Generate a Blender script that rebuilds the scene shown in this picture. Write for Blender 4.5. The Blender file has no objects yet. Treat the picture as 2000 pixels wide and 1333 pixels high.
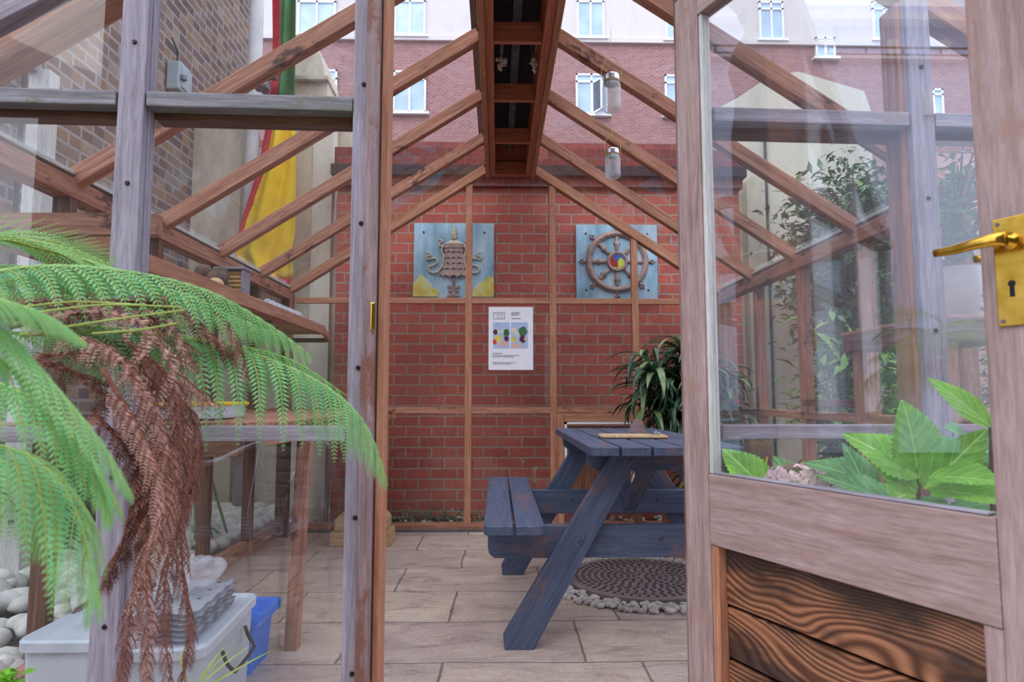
import bpy, bmesh, math, random
from mathutils import Vector, Matrix, noise
C = bpy.context.scene
COL = C.collection
V = Vector
random.seed(7)

# ------------------------------------------------------------------ camera
F = 1270.0
TH = math.atan(108.5/F); PS = math.atan(29/F*math.cos(TH)); H = 0.95
cd = bpy.data.cameras.new('camera'); cam = bpy.data.objects.new('camera', cd); COL.objects.link(cam)
cam.location = (0, 0, H); cam.rotation_euler = (math.pi/2+TH, 0, -PS)
cd.sensor_width = 36; cd.lens = 36*F/2000; cd.clip_start = 0.02; cd.clip_end = 300
cd.dof.use_dof = True; cd.dof.focus_distance = 2.8; cd.dof.aperture_fstop = 5.6
C.camera = cam
FW = V((math.sin(PS)*math.cos(TH), math.cos(PS)*math.cos(TH), math.sin(TH)))
RT = V((math.cos(PS), -math.sin(PS), 0)); UP = RT.cross(FW)
def at(px, py, Y):
    d = FW + RT*((px-1000)/F) + UP*((666.5-py)/F)
    return V((0, 0, H)) + d*(Y/d.y)

# ------------------------------------------------------------------ light
w = bpy.data.worlds.new('sky'); C.world = w; w.use_nodes = True
nt = w.node_tree; nt.nodes.clear()
o_ = nt.nodes.new('ShaderNodeOutputWorld'); bg = nt.nodes.new('ShaderNodeBackground')
tc = nt.nodes.new('ShaderNodeTexCoord'); sp = nt.nodes.new('ShaderNodeSeparateXYZ'); rp = nt.nodes.new('ShaderNodeValToRGB')
ns = nt.nodes.new('ShaderNodeTexNoise'); ns.inputs['Scale'].default_value = 2.0
nt.links.new(tc.outputs['Generated'], sp.inputs[0]); nt.links.new(sp.outputs['Z'], rp.inputs[0])
rp.color_ramp.elements[0].position = 0.0; rp.color_ramp.elements[0].color = (0.80, 0.86, 1.0, 1)
rp.color_ramp.elements[1].position = 0.8; rp.color_ramp.elements[1].color = (0.86, 0.92, 1.06, 1)
nt.links.new(rp.outputs[0], bg.inputs[0]); bg.inputs[1].default_value = 1.9
nt.links.new(bg.outputs[0], o_.inputs[0])
sl = bpy.data.lights.new('sun', 'SUN'); sl.energy = 1.2; sl.angle = math.radians(50); sl.color = (1, .97, .93)
so = bpy.data.objects.new('sun', sl); COL.objects.link(so); so.rotation_euler = (math.radians(42), 0, math.radians(-28))
C.view_settings.view_transform = 'Standard'; C.view_settings.look = 'None'
C.view_settings.exposure = 0.30; C.view_settings.gamma = 1.0; C.view_settings.use_curve_mapping = False
C.cycles.transparent_max_bounces = 40; C.cycles.max_bounces = 10; C.cycles.diffuse_bounces = 4
C.cycles.caustics_reflective = False; C.cycles.caustics_refractive = False

# ------------------------------------------------------------------ materials
def lin(c):
    return tuple(((x/255)/12.92 if x/255 <= .04045 else ((x/255+.055)/1.055)**2.4) for x in c)+(1,)
class NT:
    def __init__(s, name):
        s.m = bpy.data.materials.new(name); s.m.use_nodes = True; s.t = s.m.node_tree
        s.b = s.t.nodes['Principled BSDF']; s.out = s.t.nodes['Material Output']
    def n(s, k, **kw):
        x = s.t.nodes.new(k)
        for a, v in kw.items():
            if a[0] == '_': setattr(x, a[1:], v)
            else: x.inputs[a.replace('__', ' ')].default_value = v
        return x
    def l(s, a, b): s.t.links.new(a, b)
    def co(s, scale=(1, 1, 1), kind='Object', rnd=0.0):
        t = s.n('ShaderNodeTexCoord'); mp = s.n('ShaderNodeMapping'); mp.inputs['Scale'].default_value = scale
        s.l(t.outputs[kind], mp.inputs[0])
        if rnd:
            oi = s.n('ShaderNodeObjectInfo'); mu = s.n('ShaderNodeMath', _operation='MULTIPLY'); mu.inputs[1].default_value = rnd
            s.l(oi.outputs['Random'], mu.inputs[0]); cb = s.n('ShaderNodeCombineXYZ')
            s.l(mu.outputs[0], cb.inputs[0]); s.l(mu.outputs[0], cb.inputs[1]); s.l(cb.outputs[0], mp.inputs['Location'])
        return mp.outputs[0]
    def noise(s, co, scale, detail=4, rough=.6, dist=0):
        x = s.n('ShaderNodeTexNoise'); x.inputs['Scale'].default_value = scale; x.inputs['Detail'].default_value = detail
        x.inputs['Roughness'].default_value = rough; x.inputs['Distortion'].default_value = dist
        if co is not None: s.l(co, x.inputs['Vector'])
        return x.outputs['Fac']
    def ramp(s, fac, els):
        r = s.n('ShaderNodeValToRGB'); e = r.color_ramp.elements
        while len(e) < len(els): e.new(.5)
        for i, (p, c) in enumerate(els): e[i].position = p; e[i].color = lin(c) if len(c) == 3 else c
        s.l(fac, r.inputs[0]); return r.outputs[0]
    def mix(s, fac, a, b, mode='MIX'):
        x = s.n('ShaderNodeMix', _data_type='RGBA', _blend_type=mode)
        for v, i in ((fac, 0), (a, 6), (b, 7)):
            if hasattr(v, 'links'): s.l(v, x.inputs[i])
            else: x.inputs[i].default_value = v if i == 0 or len(v) == 4 else lin(v)
        return x.outputs[2]
    def bump(s, h, strength=.3, dist=.01):
        b = s.n('ShaderNodeBump'); b.inputs['Strength'].default_value = strength; b.inputs['Distance'].default_value = dist
        s.l(h, b.inputs['Height']); s.l(b.outputs[0], s.b.inputs['Normal'])
    def fin(s, col=None, rough=.6, metal=0, spec=None):
        if col is not None:
            if hasattr(col, 'links'): s.l(col, s.b.inputs['Base Color'])
            else: s.b.inputs['Base Color'].default_value = lin(col)
        if hasattr(rough, 'links'): s.l(rough, s.b.inputs['Roughness'])
        else: s.b.inputs['Roughness'].default_value = rough
        s.b.inputs['Metallic'].default_value = metal
        if spec is not None: s.b.inputs['Specular IOR Level'].default_value = spec
        return s.m
M = {}
def plain(name, c, rough=.6, metal=0, var=12, scale=20, spec=None, bump=0):
    t = NT(name); f = t.noise(t.co(rnd=5), scale)
    c2 = tuple(max(0, x-var) for x in c); c1 = tuple(min(255, x+var) for x in c)
    if bump: t.bump(f, bump, .004)
    M[name] = t.fin(t.ramp(f, [(.3, c2), (.7, c1)]), rough, metal, spec); return M[name]
def wood(name, c, dark, lite, patch=None, pamt=.0, rough=.7, gscale=1.0):
    t = NT(name); co = t.co((1.2, 22*gscale, 22*gscale), rnd=9); g = t.noise(co, 3, 6, .65, .6)
    col = t.ramp(g, [(.25, dark), (.48, c), (.75, lite)])
    co2 = t.co((5, 60*gscale, 60*gscale), rnd=9); g2 = t.noise(co2, 4, 3, .6)
    col = t.mix(.35, col, t.ramp(g2, [(.3, (110, 100, 100)), (.7, (255, 255, 255))]), 'MULTIPLY')
    if patch:
        p = t.noise(t.co((2, 4, 4), rnd=17), 2.2, 5, .7)
        col = t.mix(t.ramp(p, [(pamt, (0, 0, 0)), (pamt+.07, (255, 255, 255))]), col, patch)
    t.bump(g, .35, .003)
    M[name] = t.fin(col, rough); return M[name]
wood('wood_cedar', (188, 130, 100), (158, 98, 74), (218, 166, 138), (120, 70, 52), .70)
wood('wood_cedar_stained', (176, 120, 96), (120, 74, 58), (214, 162, 138), (84, 50, 42), .58)
wood('wood_ridge', (196, 120, 90), (156, 90, 66), (214, 146, 114))
wood('wood_grey', (160, 152, 168), (124, 114, 126), (190, 184, 200), (146, 126, 126), .62)
wood('wood_grey_green', (134, 132, 140), (92, 90, 90), (168, 166, 178), (112, 112, 102), .56)
wood('wood_door', (172, 146, 142), (140, 112, 108), (192, 170, 170), (160, 128, 118), .60, gscale=.8)
wood('wood_jamb', (150, 126, 128), (104, 80, 78), (178, 160, 170), (122, 82, 72), .52)
wood('wood_pale', (206, 172, 128), (176, 138, 96), (226, 198, 160))
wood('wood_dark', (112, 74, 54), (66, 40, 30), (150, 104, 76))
wood('wood_blue', (76, 88, 116), (58, 70, 96), (96, 108, 138), (104, 86, 94), .56, rough=.55)
wood('wood_white', (214, 214, 214), (180, 186, 180), (232, 232, 234))
# charred, deeply grained boards
t = NT('wood_charred'); tcn = t.n('ShaderNodeTexCoord'); sx = t.n('ShaderNodeSeparateXYZ'); t.l(tcn.outputs['Object'], sx.inputs[0])
oi = t.n('ShaderNodeObjectInfo'); o9 = t.n('ShaderNodeMath', _operation='MULTIPLY'); o9.inputs[1].default_value = 7; t.l(oi.outputs['Random'], o9.inputs[0])
mp = t.n('ShaderNodeMapping'); mp.inputs['Scale'].default_value = (2.6, 1, 5.5); t.l(tcn.outputs['Object'], mp.inputs[0]); t.l(o9.outputs[0], mp.inputs['Location'])
n1 = t.noise(mp.outputs[0], 1.0, 1.2, .4, .3)
z1 = t.n('ShaderNodeMath', _operation='MULTIPLY'); z1.inputs[1].default_value = 230; t.l(sx.outputs['Z'], z1.inputs[0])
z2 = t.n('ShaderNodeMath', _operation='MULTIPLY_ADD'); z2.inputs[1].default_value = 170; t.l(n1, z2.inputs[0]); t.l(z1.outputs[0], z2.inputs[2])
z3 = t.n('ShaderNodeMath', _operation='SINE'); t.l(z2.outputs[0], z3.inputs[0])
wm = t.n('ShaderNodeMapRange'); wm.inputs['From Min'].default_value = -1; t.l(z3.outputs[0], wm.inputs['Value'])
col = t.ramp(wm.outputs[0], [(.0, (92, 54, 36)), (.35, (138, 88, 60)), (.95, (176, 122, 88))])
fine = t.noise(t.co((3, 20, 60)), 4, 4, .6); col = t.mix(.35, col, t.ramp(fine, [(.3, (110, 100, 96)), (.7, (255, 255, 255))]), 'MULTIPLY')
big = t.noise(t.co((1.2, 1, 4), rnd=6), 2.4, 4, .6); col = t.mix(t.ramp(big, [(.44, (0, 0, 0)), (.60, (240, 240, 240))]), col, (36, 22, 18))
t.bump(wm.outputs[0], .5, .004); M['wood_charred'] = t.fin(col, .5)

def brick(name, c1, c2, mortar, bw, rh, axes='XZ', msize=.012, patch=None, pamt=.6, var=None):
    t = NT(name); tcn = t.n('ShaderNodeTexCoord'); sx = t.n('ShaderNodeSeparateXYZ'); cb = t.n('ShaderNodeCombineXYZ')
    t.l(tcn.outputs['Object'], sx.inputs[0]); t.l(sx.outputs[axes[0]], cb.inputs[0]); t.l(sx.outputs[axes[1]], cb.inputs[1])
    wob = t.noise(tcn.outputs['Object'], 9, 2); ws = t.n('ShaderNodeVectorMath', _operation='ADD'); wsc = t.n('ShaderNodeMath', _operation='MULTIPLY'); wsc.inputs[1].default_value = .012
    t.l(wob, wsc.inputs[0]); wc = t.n('ShaderNodeCombineXYZ'); t.l(wsc.outputs[0], wc.inputs[0]); t.l(wsc.outputs[0], wc.inputs[1])
    t.l(cb.outputs[0], ws.inputs[0]); t.l(wc.outputs[0], ws.inputs[1])
    b = t.n('ShaderNodeTexBrick'); t.l(ws.outputs[0], b.inputs['Vector'])
    b.inputs['Scale'].default_value = 1; b.inputs['Brick Width'].default_value = bw; b.inputs['Row Height'].default_value = rh
    b.inputs['Mortar Size'].default_value = msize*.5; b.inputs['Mortar Smooth'].default_value = .2
    b.inputs['Color1'].default_value = lin(c1); b.inputs['Color2'].default_value = lin(c2); b.inputs['Mortar'].default_value = lin(mortar)
    if var:
        # per brick tint from a snapped grid
        sn = t.n('ShaderNodeVectorMath', _operation='SNAP'); sn.inputs[1].default_value = (bw*.5, rh, 1); t.l(ws.outputs[0], sn.inputs[0])
        wn = t.n('ShaderNodeTexWhiteNoise'); t.l(sn.outputs[0], wn.inputs['Vector'])
        cr = t.ramp(wn.outputs['Value'], [(i/(len(var)-1)*.98, v) for i, v in enumerate(var)])
        base = t.mix(b.outputs['Fac'], cr, mortar)
    else: base = b.outputs['Color']
    n1 = t.noise(tcn.outputs['Object'], 30, 5, .7); n2 = t.noise(tcn.outputs['Object'], 1.7, 4, .6)
    col = t.mix(.45, base, t.ramp(n1, [(.3, (165, 160, 160)), (.7, (255, 255, 255))]), 'MULTIPLY')
    if patch: col = t.mix(t.ramp(n2, [(pamt, (0, 0, 0)), (pamt+.25, (150, 150, 150))]), col, patch)
    ad = t.n('ShaderNodeMath', _operation='MULTIPLY_ADD'); ad.inputs[1].default_value = -1.2; t.l(b.outputs['Fac'], ad.inputs[0]); t.l(n1, ad.inputs[2])
    t.bump(ad.outputs[0], .5, .006)
    M[name] = t.fin(col, .9); return M[name]
brick('brick_red', (204, 106, 90), (184, 92, 80), (178, 154, 138), .20, .0805, 'XZ', .014, (128, 84, 74), .50)
brick('brick_purple', (168, 122, 122), (146, 100, 104), (200, 180, 180), .22, .078, 'XZ', .012)
brick('brick_stock', (140, 110, 95), (120, 100, 100), (168, 160, 160), .22, .078, 'YZ', .022, (96, 88, 96), .5,
      var=[(104, 84, 82), (140, 112, 96), (160, 128, 100), (112, 96, 104), (170, 150, 130), (96, 80, 80)])
brick('wall_cornice', (150, 62, 58), (120, 52, 50), (126, 100, 96), .10, .22, 'XZ', .01, (86, 66, 70), .4)
# flagstones
t = NT('flagstone'); tcn = t.n('ShaderNodeTexCoord'); mp = t.n('ShaderNodeMapping'); mp.inputs['Location'].default_value = (.18, .143, 0)
wn = t.noise(tcn.outputs['Object'], 2.4, 3); wsc = t.n('ShaderNodeMath', _operation='MULTIPLY'); wsc.inputs[1].default_value = .035; t.l(wn, wsc.inputs[0])
wc = t.n('ShaderNodeCombineXYZ'); t.l(wsc.outputs[0], wc.inputs[0]); t.l(wsc.outputs[0], wc.inputs[1])
va = t.n('ShaderNodeVectorMath', _operation='ADD'); t.l(tcn.outputs['Object'], va.inputs[0]); t.l(wc.outputs[0], va.inputs[1]); t.l(va.outputs[0], mp.inputs[0])
b = t.n('ShaderNodeTexBrick'); t.l(mp.outputs[0], b.inputs['Vector']); b.inputs['Scale'].default_value = 1
b.inputs['Brick Width'].default_value = .72; b.inputs['Row Height'].default_value = .43; b.inputs['Mortar Size'].default_value = .006; b.inputs['Mortar Smooth'].default_value = .9
b.offset = .42; b.squash = 1.25; b.squash_frequency = 3
b.inputs['Color1'].default_value = lin((226, 210, 196)); b.inputs['Color2'].default_value = lin((204, 188, 184)); b.inputs['Mortar'].default_value = lin((158, 142, 134))
n1 = t.noise(t.co((1.3, 3, 1)), 3, 9, .68, .9); n2 = t.noise(t.co(), 60, 3, .7); n3 = t.noise(t.co(), 1.1, 4)
col = t.mix(.55, b.outputs['Color'], t.ramp(n1, [(.30, (146, 128, 130)), (.42, (206, 190, 186)), (.55, (240, 228, 216)), (.7, (255, 250, 244))]), 'MULTIPLY')
col = t.mix(.3, col, t.ramp(n2, [(.3, (120, 110, 115)), (.6, (255, 255, 255))]), 'MULTIPLY')
vr = t.n('ShaderNodeTexVoronoi'); vr.feature = 'DISTANCE_TO_EDGE'; vr.inputs['Scale'].default_value = 2.6
ds = t.n('ShaderNodeMath', _operation='MULTIPLY_ADD'); ds.inputs[1].default_value = .35; t.l(n1, ds.inputs[0]); 
vw = t.n('ShaderNodeVectorMath', _operation='ADD'); t.l(tcn.outputs['Object'], vw.inputs[0]); t.l(ds.outputs[0], vw.inputs[1]); t.l(vw.outputs[0], vr.inputs['Vector'])
col = t.mix(t.ramp(vr.outputs['Distance'], [(0, (110, 110, 110)), (.025, (0, 0, 0))]), col, (120, 100, 92))
hh = t.n('ShaderNodeMath', _operation='MULTIPLY_ADD'); hh.inputs[1].default_value = -1.5; t.l(b.outputs['Fac'], hh.inputs[0]); t.l(n1, hh.inputs[2])
t.bump(hh.outputs[0], .6, .02); M['flagstone'] = t.fin(col, t.ramp(n1, [(.3, (120, 120, 120)), (.7, (190, 190, 190))]))
# rendered walls
def render_mat(name, c, stain, amt=.55):
    t = NT(name); n1 = t.noise(t.co((1, 1, .35)), 2.2, 6, .65); n2 = t.noise(t.co(), 40, 3)
    col = t.ramp(n1, [(amt-.2, stain), (amt+.05, c)]); col = t.mix(.2, col, t.ramp(n2, [(.3, (190, 190, 190)), (.7, (255, 255, 255))]), 'MULTIPLY')
    t.bump(n2, .3, .01); M[name] = t.fin(col, .9)
render_mat('render_cream', (232, 224, 206), (176, 168, 150))
render_mat('render_green', (226, 222, 210), (194, 192, 180), .45)
render_mat('render_white', (216, 209, 210), (198, 190, 194), .4)
render_mat('render_mid', (104, 98, 96), (84, 78, 76))
render_mat('render_bluish', (208, 222, 250), (190, 206, 240), .4)
plain('soil', (78, 66, 54), .95, var=22, scale=30, bump=.6)
plain('white_paint', (236, 238, 244), .45, var=4)
plain('black_paint', (24, 24, 26), .5, var=4)
plain('window_blue', (176, 200, 222), .12, var=14, scale=1.5)
plain('window_dark', (90, 100, 116), .12, var=14, scale=1.5)
plain('black_roof', (40, 38, 46), .8, var=8)
plain('pebble_white', (206, 208, 206), .8, var=24, scale=9)
plain('pebble_small', (196, 186, 182), .8, var=30, scale=12)
plain('cover_stone', (134, 118, 118), .85, var=16, scale=25, bump=.4)
plain('cover_pattern', (92, 78, 82), .85, var=10)
plain('brass', (206, 160, 60), .22, 1, var=20, scale=30)
plain('steel', (120, 122, 128), .35, 1, var=14)
plain('chrome', (206, 208, 216), .25, .9, var=10)
plain('screw', (50, 46, 50), .4, .6, var=10)
plain('plastic_grey', (168, 182, 190), .5, var=6)
plain('pipe_white', (214, 214, 220), .5, var=14, scale=6)
plain('lamp_grey', (118, 118, 132), .5, var=10)
plain('paper', (240, 240, 250), .6, var=3)
plain('ink', (70, 72, 84), .7, var=3)
plain('ink_red', (200, 80, 76), .7, var=3)
plain('blue_plastic', (18, 116, 226), .4, var=6)
plain('carton_grey', (206, 212, 226), .85, var=10, scale=30)
plain('bronze', (160, 134, 128), .5, .1, var=22, scale=40)
plain('bronze_pale', (196, 188, 170), .6, var=22, scale=40)
plain('cloth_red', (206, 52, 66), .85, var=10)
plain('cloth_green', (62, 122, 70), .85, var=12, scale=8)
plain('cloth_yellow', (246, 206, 24), .85, var=10, scale=8)
plain('leaf_shrub', (92, 128, 84), .5, var=24, scale=14)
plain('leaf_shrub_light', (104, 144, 66), .5, var=26, scale=14)
plain('leaf_hedge', (40, 62, 38), .6, var=16, scale=14)
plain('bark', (96, 76, 62), .9, var=18, scale=30, bump=.5)
plain('fern_stem', (150, 170, 80), .6, var=14)
plain('fern_stem_dead', (120, 66, 50), .8, var=16)
plain('fern_dead', (164, 124, 112), .9, var=38, scale=24)
plain('fern_dead_dark', (122, 80, 70), .9, var=32, scale=24)
plain('pot_white', (214, 214, 222), .4, var=8)
plain('pot_terracotta', (150, 90, 66), .85, var=14)
plain('flower_pink', (232, 204, 206), .7, var=22, scale=40)
plain('bamboo', (206, 170, 108), .6, var=18)
plain('slate_stone', (96, 92, 96), .9, var=20, scale=12)
plain('dried_bloom', (214, 204, 190), .9, var=20)
plain('food_red', (206, 60, 48), .6); plain('food_green', (60, 110, 58), .6); plain('food_plum', (86, 36, 56), .6)
plain('food_yellow', (222, 200, 96), .6); plain('food_peach', (236, 178, 150), .6); plain('food_cream', (222, 214, 190), .6)
plain('photo_blue', (176, 194, 232), .6, var=4)
plain('gem_red', (186, 52, 60), .35); plain('gem_blue', (66, 104, 170), .35); plain('gem_yellow', (206, 214, 80), .35)
# plaque backgrounds
def plaque_mat(name, corner):
    t = NT(name); n1 = t.noise(t.co((6, 1, 2)), 1.2, 5, .6); n2 = t.noise(t.co(), 8, 5)
    col = t.ramp(n1, [(.35, (120, 160, 184)), (.5, (160, 198, 224)), (.68, (196, 222, 240))])
    col = t.mix(.2, col, t.ramp(n2, [(.3, (150, 160, 160)), (.6, (255, 255, 255))]), 'MULTIPLY')
    M[name] = t.fin(col, .5)
plaque_mat('plaque_blue', False)
t = NT('gold_patina'); n2 = t.noise(t.co(), 9, 5); M['gold_patina'] = t.fin(t.ramp(n2, [(.3, (206, 176, 60)), (.5, (222, 214, 120)), (.65, (206, 220, 200))]), .6)
# leaves with veins on UV
def leaf_mat(name, c, lite, vein, trans=.25, freq=34, rough=.45):
    t = NT(name); uv = t.n('ShaderNodeTexCoord'); sx = t.n('ShaderNodeSeparateXYZ'); t.l(uv.outputs['UV'], sx.inputs[0])
    # uv.x across (-.5...5 stored 0..1), uv.y along
    a = t.n('ShaderNodeMath', _operation='SUBTRACT'); a.inputs[1].default_value = .5; t.l(sx.outputs[0], a.inputs[0])
    ab = t.n('ShaderNodeMath', _operation='ABSOLUTE'); t.l(a.outputs[0], ab.inputs[0])
    s1 = t.n('ShaderNodeMath', _operation='MULTIPLY_ADD'); s1.inputs[1].default_value = -.9; t.l(ab.outputs[0], s1.inputs[0]); t.l(sx.outputs[1], s1.inputs[2])
    s2 = t.n('ShaderNodeMath', _operation='MULTIPLY'); s2.inputs[1].default_value = freq; t.l(s1.outputs[0], s2.inputs[0])
    s3 = t.n('ShaderNodeMath', _operation='SINE'); t.l(s2.outputs[0], s3.inputs[0])
    vm = t.ramp(s3.outputs[0], [(.90, (0, 0, 0)), (1.0, (200, 200, 200))])
    mid = t.ramp(ab.outputs[0], [(.012, (255, 255, 255)), (.03, (0, 0, 0))])
    f = t.noise(t.co(), 18, 3); base = t.ramp(f, [(.35, c), (.7, lite)])
    col = t.mix(vm, base, vein); col = t.mix(mid, col, vein)
    t.bump(s3.outputs[0], .25, .003); t.fin(col, rough)
    tr = t.n('ShaderNodeBsdfTranslucent'); t.l(col, tr.inputs[0]); mx = t.n('ShaderNodeMixShader'); mx.inputs[0].default_value = trans
    t.l(t.b.outputs[0], mx.inputs[1]); t.l(tr.outputs[0], mx.inputs[2]); t.l(mx.outputs[0], t.out.inputs[0]); M[name] = t.m
leaf_mat('leaf_hydrangea', (104, 176, 40), (150, 216, 70), (190, 236, 120), .35)
leaf_mat('leaf_hydrangea_dark', (66, 132, 60), (110, 176, 96), (150, 206, 130), .3)
leaf_mat('leaf_strap', (44, 74, 56), (74, 108, 86), (96, 128, 100), .12, 5, .35)
leaf_mat('leaf_strap_pale', (98, 124, 78), (146, 160, 110), (170, 180, 120), .12, 5, .35)
def fern_mat(name, c, lite):
    t = NT(name); f = t.noise(t.co(), 9, 4); col = t.ramp(f, [(.32, c), (.68, lite)]); t.fin(col, .55)
    tr = t.n('ShaderNodeBsdfTranslucent'); t.l(col, tr.inputs[0]); mx = t.n('ShaderNodeMixShader'); mx.inputs[0].default_value = .3
    t.l(t.b.outputs[0], mx.inputs[1]); t.l(tr.outputs[0], mx.inputs[2]); t.l(mx.outputs[0], t.out.inputs[0]); M[name] = t.m
fern_mat('fern_green', (100, 176, 108), (156, 216, 150))
fern_mat('fern_green_deep', (80, 156, 84), (136, 202, 124))
# glass
def glass_mat(name, dust=.05, refl=1.0, tint=(.96, .98, .98, 1), ior=1.5, dustcol=(.75, .78, .84, 1)):
    t = NT(name); t.t.nodes.remove(t.b)
    tr = t.n('ShaderNodeBsdfTransparent'); tr.inputs[0].default_value = tint
    gl = t.n('ShaderNodeBsdfGlossy'); gl.inputs['Roughness'].default_value = 0.0; gl.inputs[0].default_value = (refl, refl, refl, 1)
    lw = t.n('ShaderNodeLayerWeight'); lw.inputs[0].default_value = .5
    pw = t.n('ShaderNodeMath', _operation='POWER'); pw.inputs[1].default_value = 5; t.l(lw.outputs['Facing'], pw.inputs[0])
    r0 = ((ior-1)/(ior+1))**2; fr = t.n('ShaderNodeMath', _operation='MULTIPLY_ADD'); fr.inputs[1].default_value = 1-r0; fr.inputs[2].default_value = r0; t.l(pw.outputs[0], fr.inputs[0])
    mx = t.n('ShaderNodeMixShader'); t.l(fr.outputs[0], mx.inputs[0]); t.l(tr.outputs[0], mx.inputs[1]); t.l(gl.outputs[0], mx.inputs[2])
    df = t.n('ShaderNodeBsdfDiffuse'); df.inputs[0].default_value = dustcol
    f = t.noise(t.co((1, 1, .5), rnd=4), 3, 7, .75)
    mr = t.n('ShaderNodeMapRange'); mr.inputs['From Min'].default_value = .35; mr.inputs['From Max'].default_value = .8
    mr.inputs['To Min'].default_value = dust*.35; mr.inputs['To Max'].default_value = dust*1.8; t.l(f, mr.inputs['Value'])
    m2 = t.n('ShaderNodeMixShader'); t.l(mr.outputs[0], m2.inputs[0]); t.l(mx.outputs[0], m2.inputs[1]); t.l(df.outputs[0], m2.inputs[2])
    t.l(m2.outputs[0], t.out.inputs[0]); M[name] = t.m
glass_mat('glass', .006, .75, (.985,.99,.99,1), 1.42)
glass_mat('glass_front', .007, .9, (.985,.99,.99,1), 1.55)
glass_mat('glass_roof', .015, .8, (.985,.99,.99,1), 1.45)
glass_mat('glass_door', .022, 1.0, (.985,.99,.99,1), ior=1.85, dustcol=(.7, .78, .95, 1))
glass_mat('glass_jar', .42, 1.0, dustcol=(.85,.88,.95,1))
glass_mat('plastic_bag', .30, 1.0, dustcol=(.85, .88, .98, 1))
t = NT('plastic_clear'); t.fin((214, 226, 240), .35); t.b.inputs['Alpha'].default_value = .74; M['plastic_clear'] = t.m
t = NT('plastic_lid'); t.fin((214, 224, 240), .35); t.b.inputs['Alpha'].default_value = .9; M['plastic_lid'] = t.m

# ------------------------------------------------------------------ mesh helpers
def link(name, me, mat=None, parent=None, matrix=None):
    o = bpy.data.objects.new(name, me); COL.objects.link(o)
    if mat is not None:
        for m in (mat if isinstance(mat, (list, tuple)) else [mat]): me.materials.append(M[m] if isinstance(m, str) else m)
    if matrix is not None: o.matrix_world = matrix
    if parent is not None:
        o.parent = parent
        o.matrix_parent_inverse = Matrix.Identity(4)
        o.matrix_basis = PM(parent).inverted() @ (matrix if matrix is not None else Matrix.Identity(4))
    return o
_pm = {}
def PM(o):
    m = o.matrix_basis.copy()
    return (PM(o.parent) @ m) if o.parent else m
def fromb(name, bm, mat, parent=None, matrix=None, smooth=False):
    me = bpy.data.meshes.new(name); bm.normal_update(); bm.to_mesh(me); bm.free()
    if smooth:
        for p in me.polygons: p.use_smooth = True
    return link(name, me, mat, parent, matrix)
def tag(o, label=None, cat=None, group=None, kind=None):
    if label: o['label'] = label
    if cat: o['category'] = cat
    if group: o['group'] = group
    if kind: o['kind'] = kind
    return o
def thing(name, label, cat, loc=(0, 0, 0), rz=0, group=None):
    o = bpy.data.objects.new(name, None); COL.objects.link(o); o.empty_display_size = .1
    o.location = loc; o.rotation_euler = (0, 0, rz); return tag(o, label, cat, group)
def bbox(bm, c, s, bev=0, rot=None):
    r = bmesh.ops.create_cube(bm, size=1)['verts']
    m = Matrix.Translation(V(c)) @ (rot.to_4x4() if rot else Matrix.Identity(4)) @ Matrix.Diagonal((s[0], s[1], s[2], 1))
    bmesh.ops.transform(bm, matrix=m, verts=r)
    if bev:
        es = list({e for v in r for e in v.link_edges})
        bmesh.ops.bevel(bm, geom=es, offset=bev, segments=2, affect='EDGES', profile=.6)
def box(name, lo, hi, mat, parent=None, bev=.003, kind=None):
    lo, hi = V(lo), V(hi); bm = bmesh.new(); c = (lo+hi)/2
    # keep texture grain along longest axis: build local frame with X = longest
    s = hi-lo; ax = max(range(3), key=lambda i: abs(s[i]))
    if ax == 0: R = Matrix.Identity(3)
    elif ax == 1: R = Matrix(((0, -1, 0), (1, 0, 0), (0, 0, 1)))
    else: R = Matrix(((0, 0, -1), (0, 1, 0), (1, 0, 0)))
    ls = R.transposed() @ s; ls = V((abs(ls.x), abs(ls.y), abs(ls.z)))
    bbox(bm, (0, 0, 0), ls, min(bev, min(ls)*.3))
    o = fromb(name, bm, mat, parent, Matrix.Translation(c) @ R.to_4x4())
    if kind: o['kind'] = kind
    return o
def beam(name, p0, p1, w_, h_, mat, parent=None, up=V((0, 0, 1)), bev=.003, off=(0, 0)):
    """box from p0 to p1 (centre line); w_ sideways, h_ along up"""
    p0, p1 = V(p0), V(p1); x = (p1-p0); L = x.length; x.normalize(); y = up.cross(x).normalized(); z = x.cross(y)
    R = Matrix((x, y, z)).transposed(); c = (p0+p1)/2 + y*off[0] + z*off[1]
    bm = bmesh.new(); bbox(bm, (0, 0, 0), (L, w_, h_), bev)
    return fromb(name, bm, mat, parent, Matrix.Translation(c) @ R.to_4x4())
def prism(bm, pts, a, b, plane='XZ'):
    """extrude closed 2D polygon between a and b along the missing axis"""
    def mk(p, d):
        return {'XZ': (p[0], d, p[1]), 'XY': (p[0], p[1], d), 'YZ': (d, p[0], p[1])}[plane]
    va = [bm.verts.new(mk(p, a)) for p in pts]; vb = [bm.verts.new(mk(p, b)) for p in pts]
    n = len(pts); f1 = bm.faces.new(va); f2 = bm.faces.new(vb[::-1])
    for i in range(n): bm.faces.new((va[i], vb[i], vb[(i+1) % n], va[(i+1) % n]))
    bmesh.ops.recalc_face_normals(bm, faces=bm.faces)
def catmull(pts, n):
    pts = [V(p) for p in pts]; P = [pts[0]*2-pts[1]]+pts+[pts[-1]*2-pts[-2]]; out = []; k = len(pts)-1
    for i in range(n):
        u = i/(n-1)*k; j = min(int(u), k-1); t = u-j; a, b, c, d = P[j:j+4]
        out.append(.5*((2*b)+(c-a)*t+(2*a-5*b+4*c-d)*t*t+(3*b-a-3*c+d)*t**3))
    return out
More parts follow.
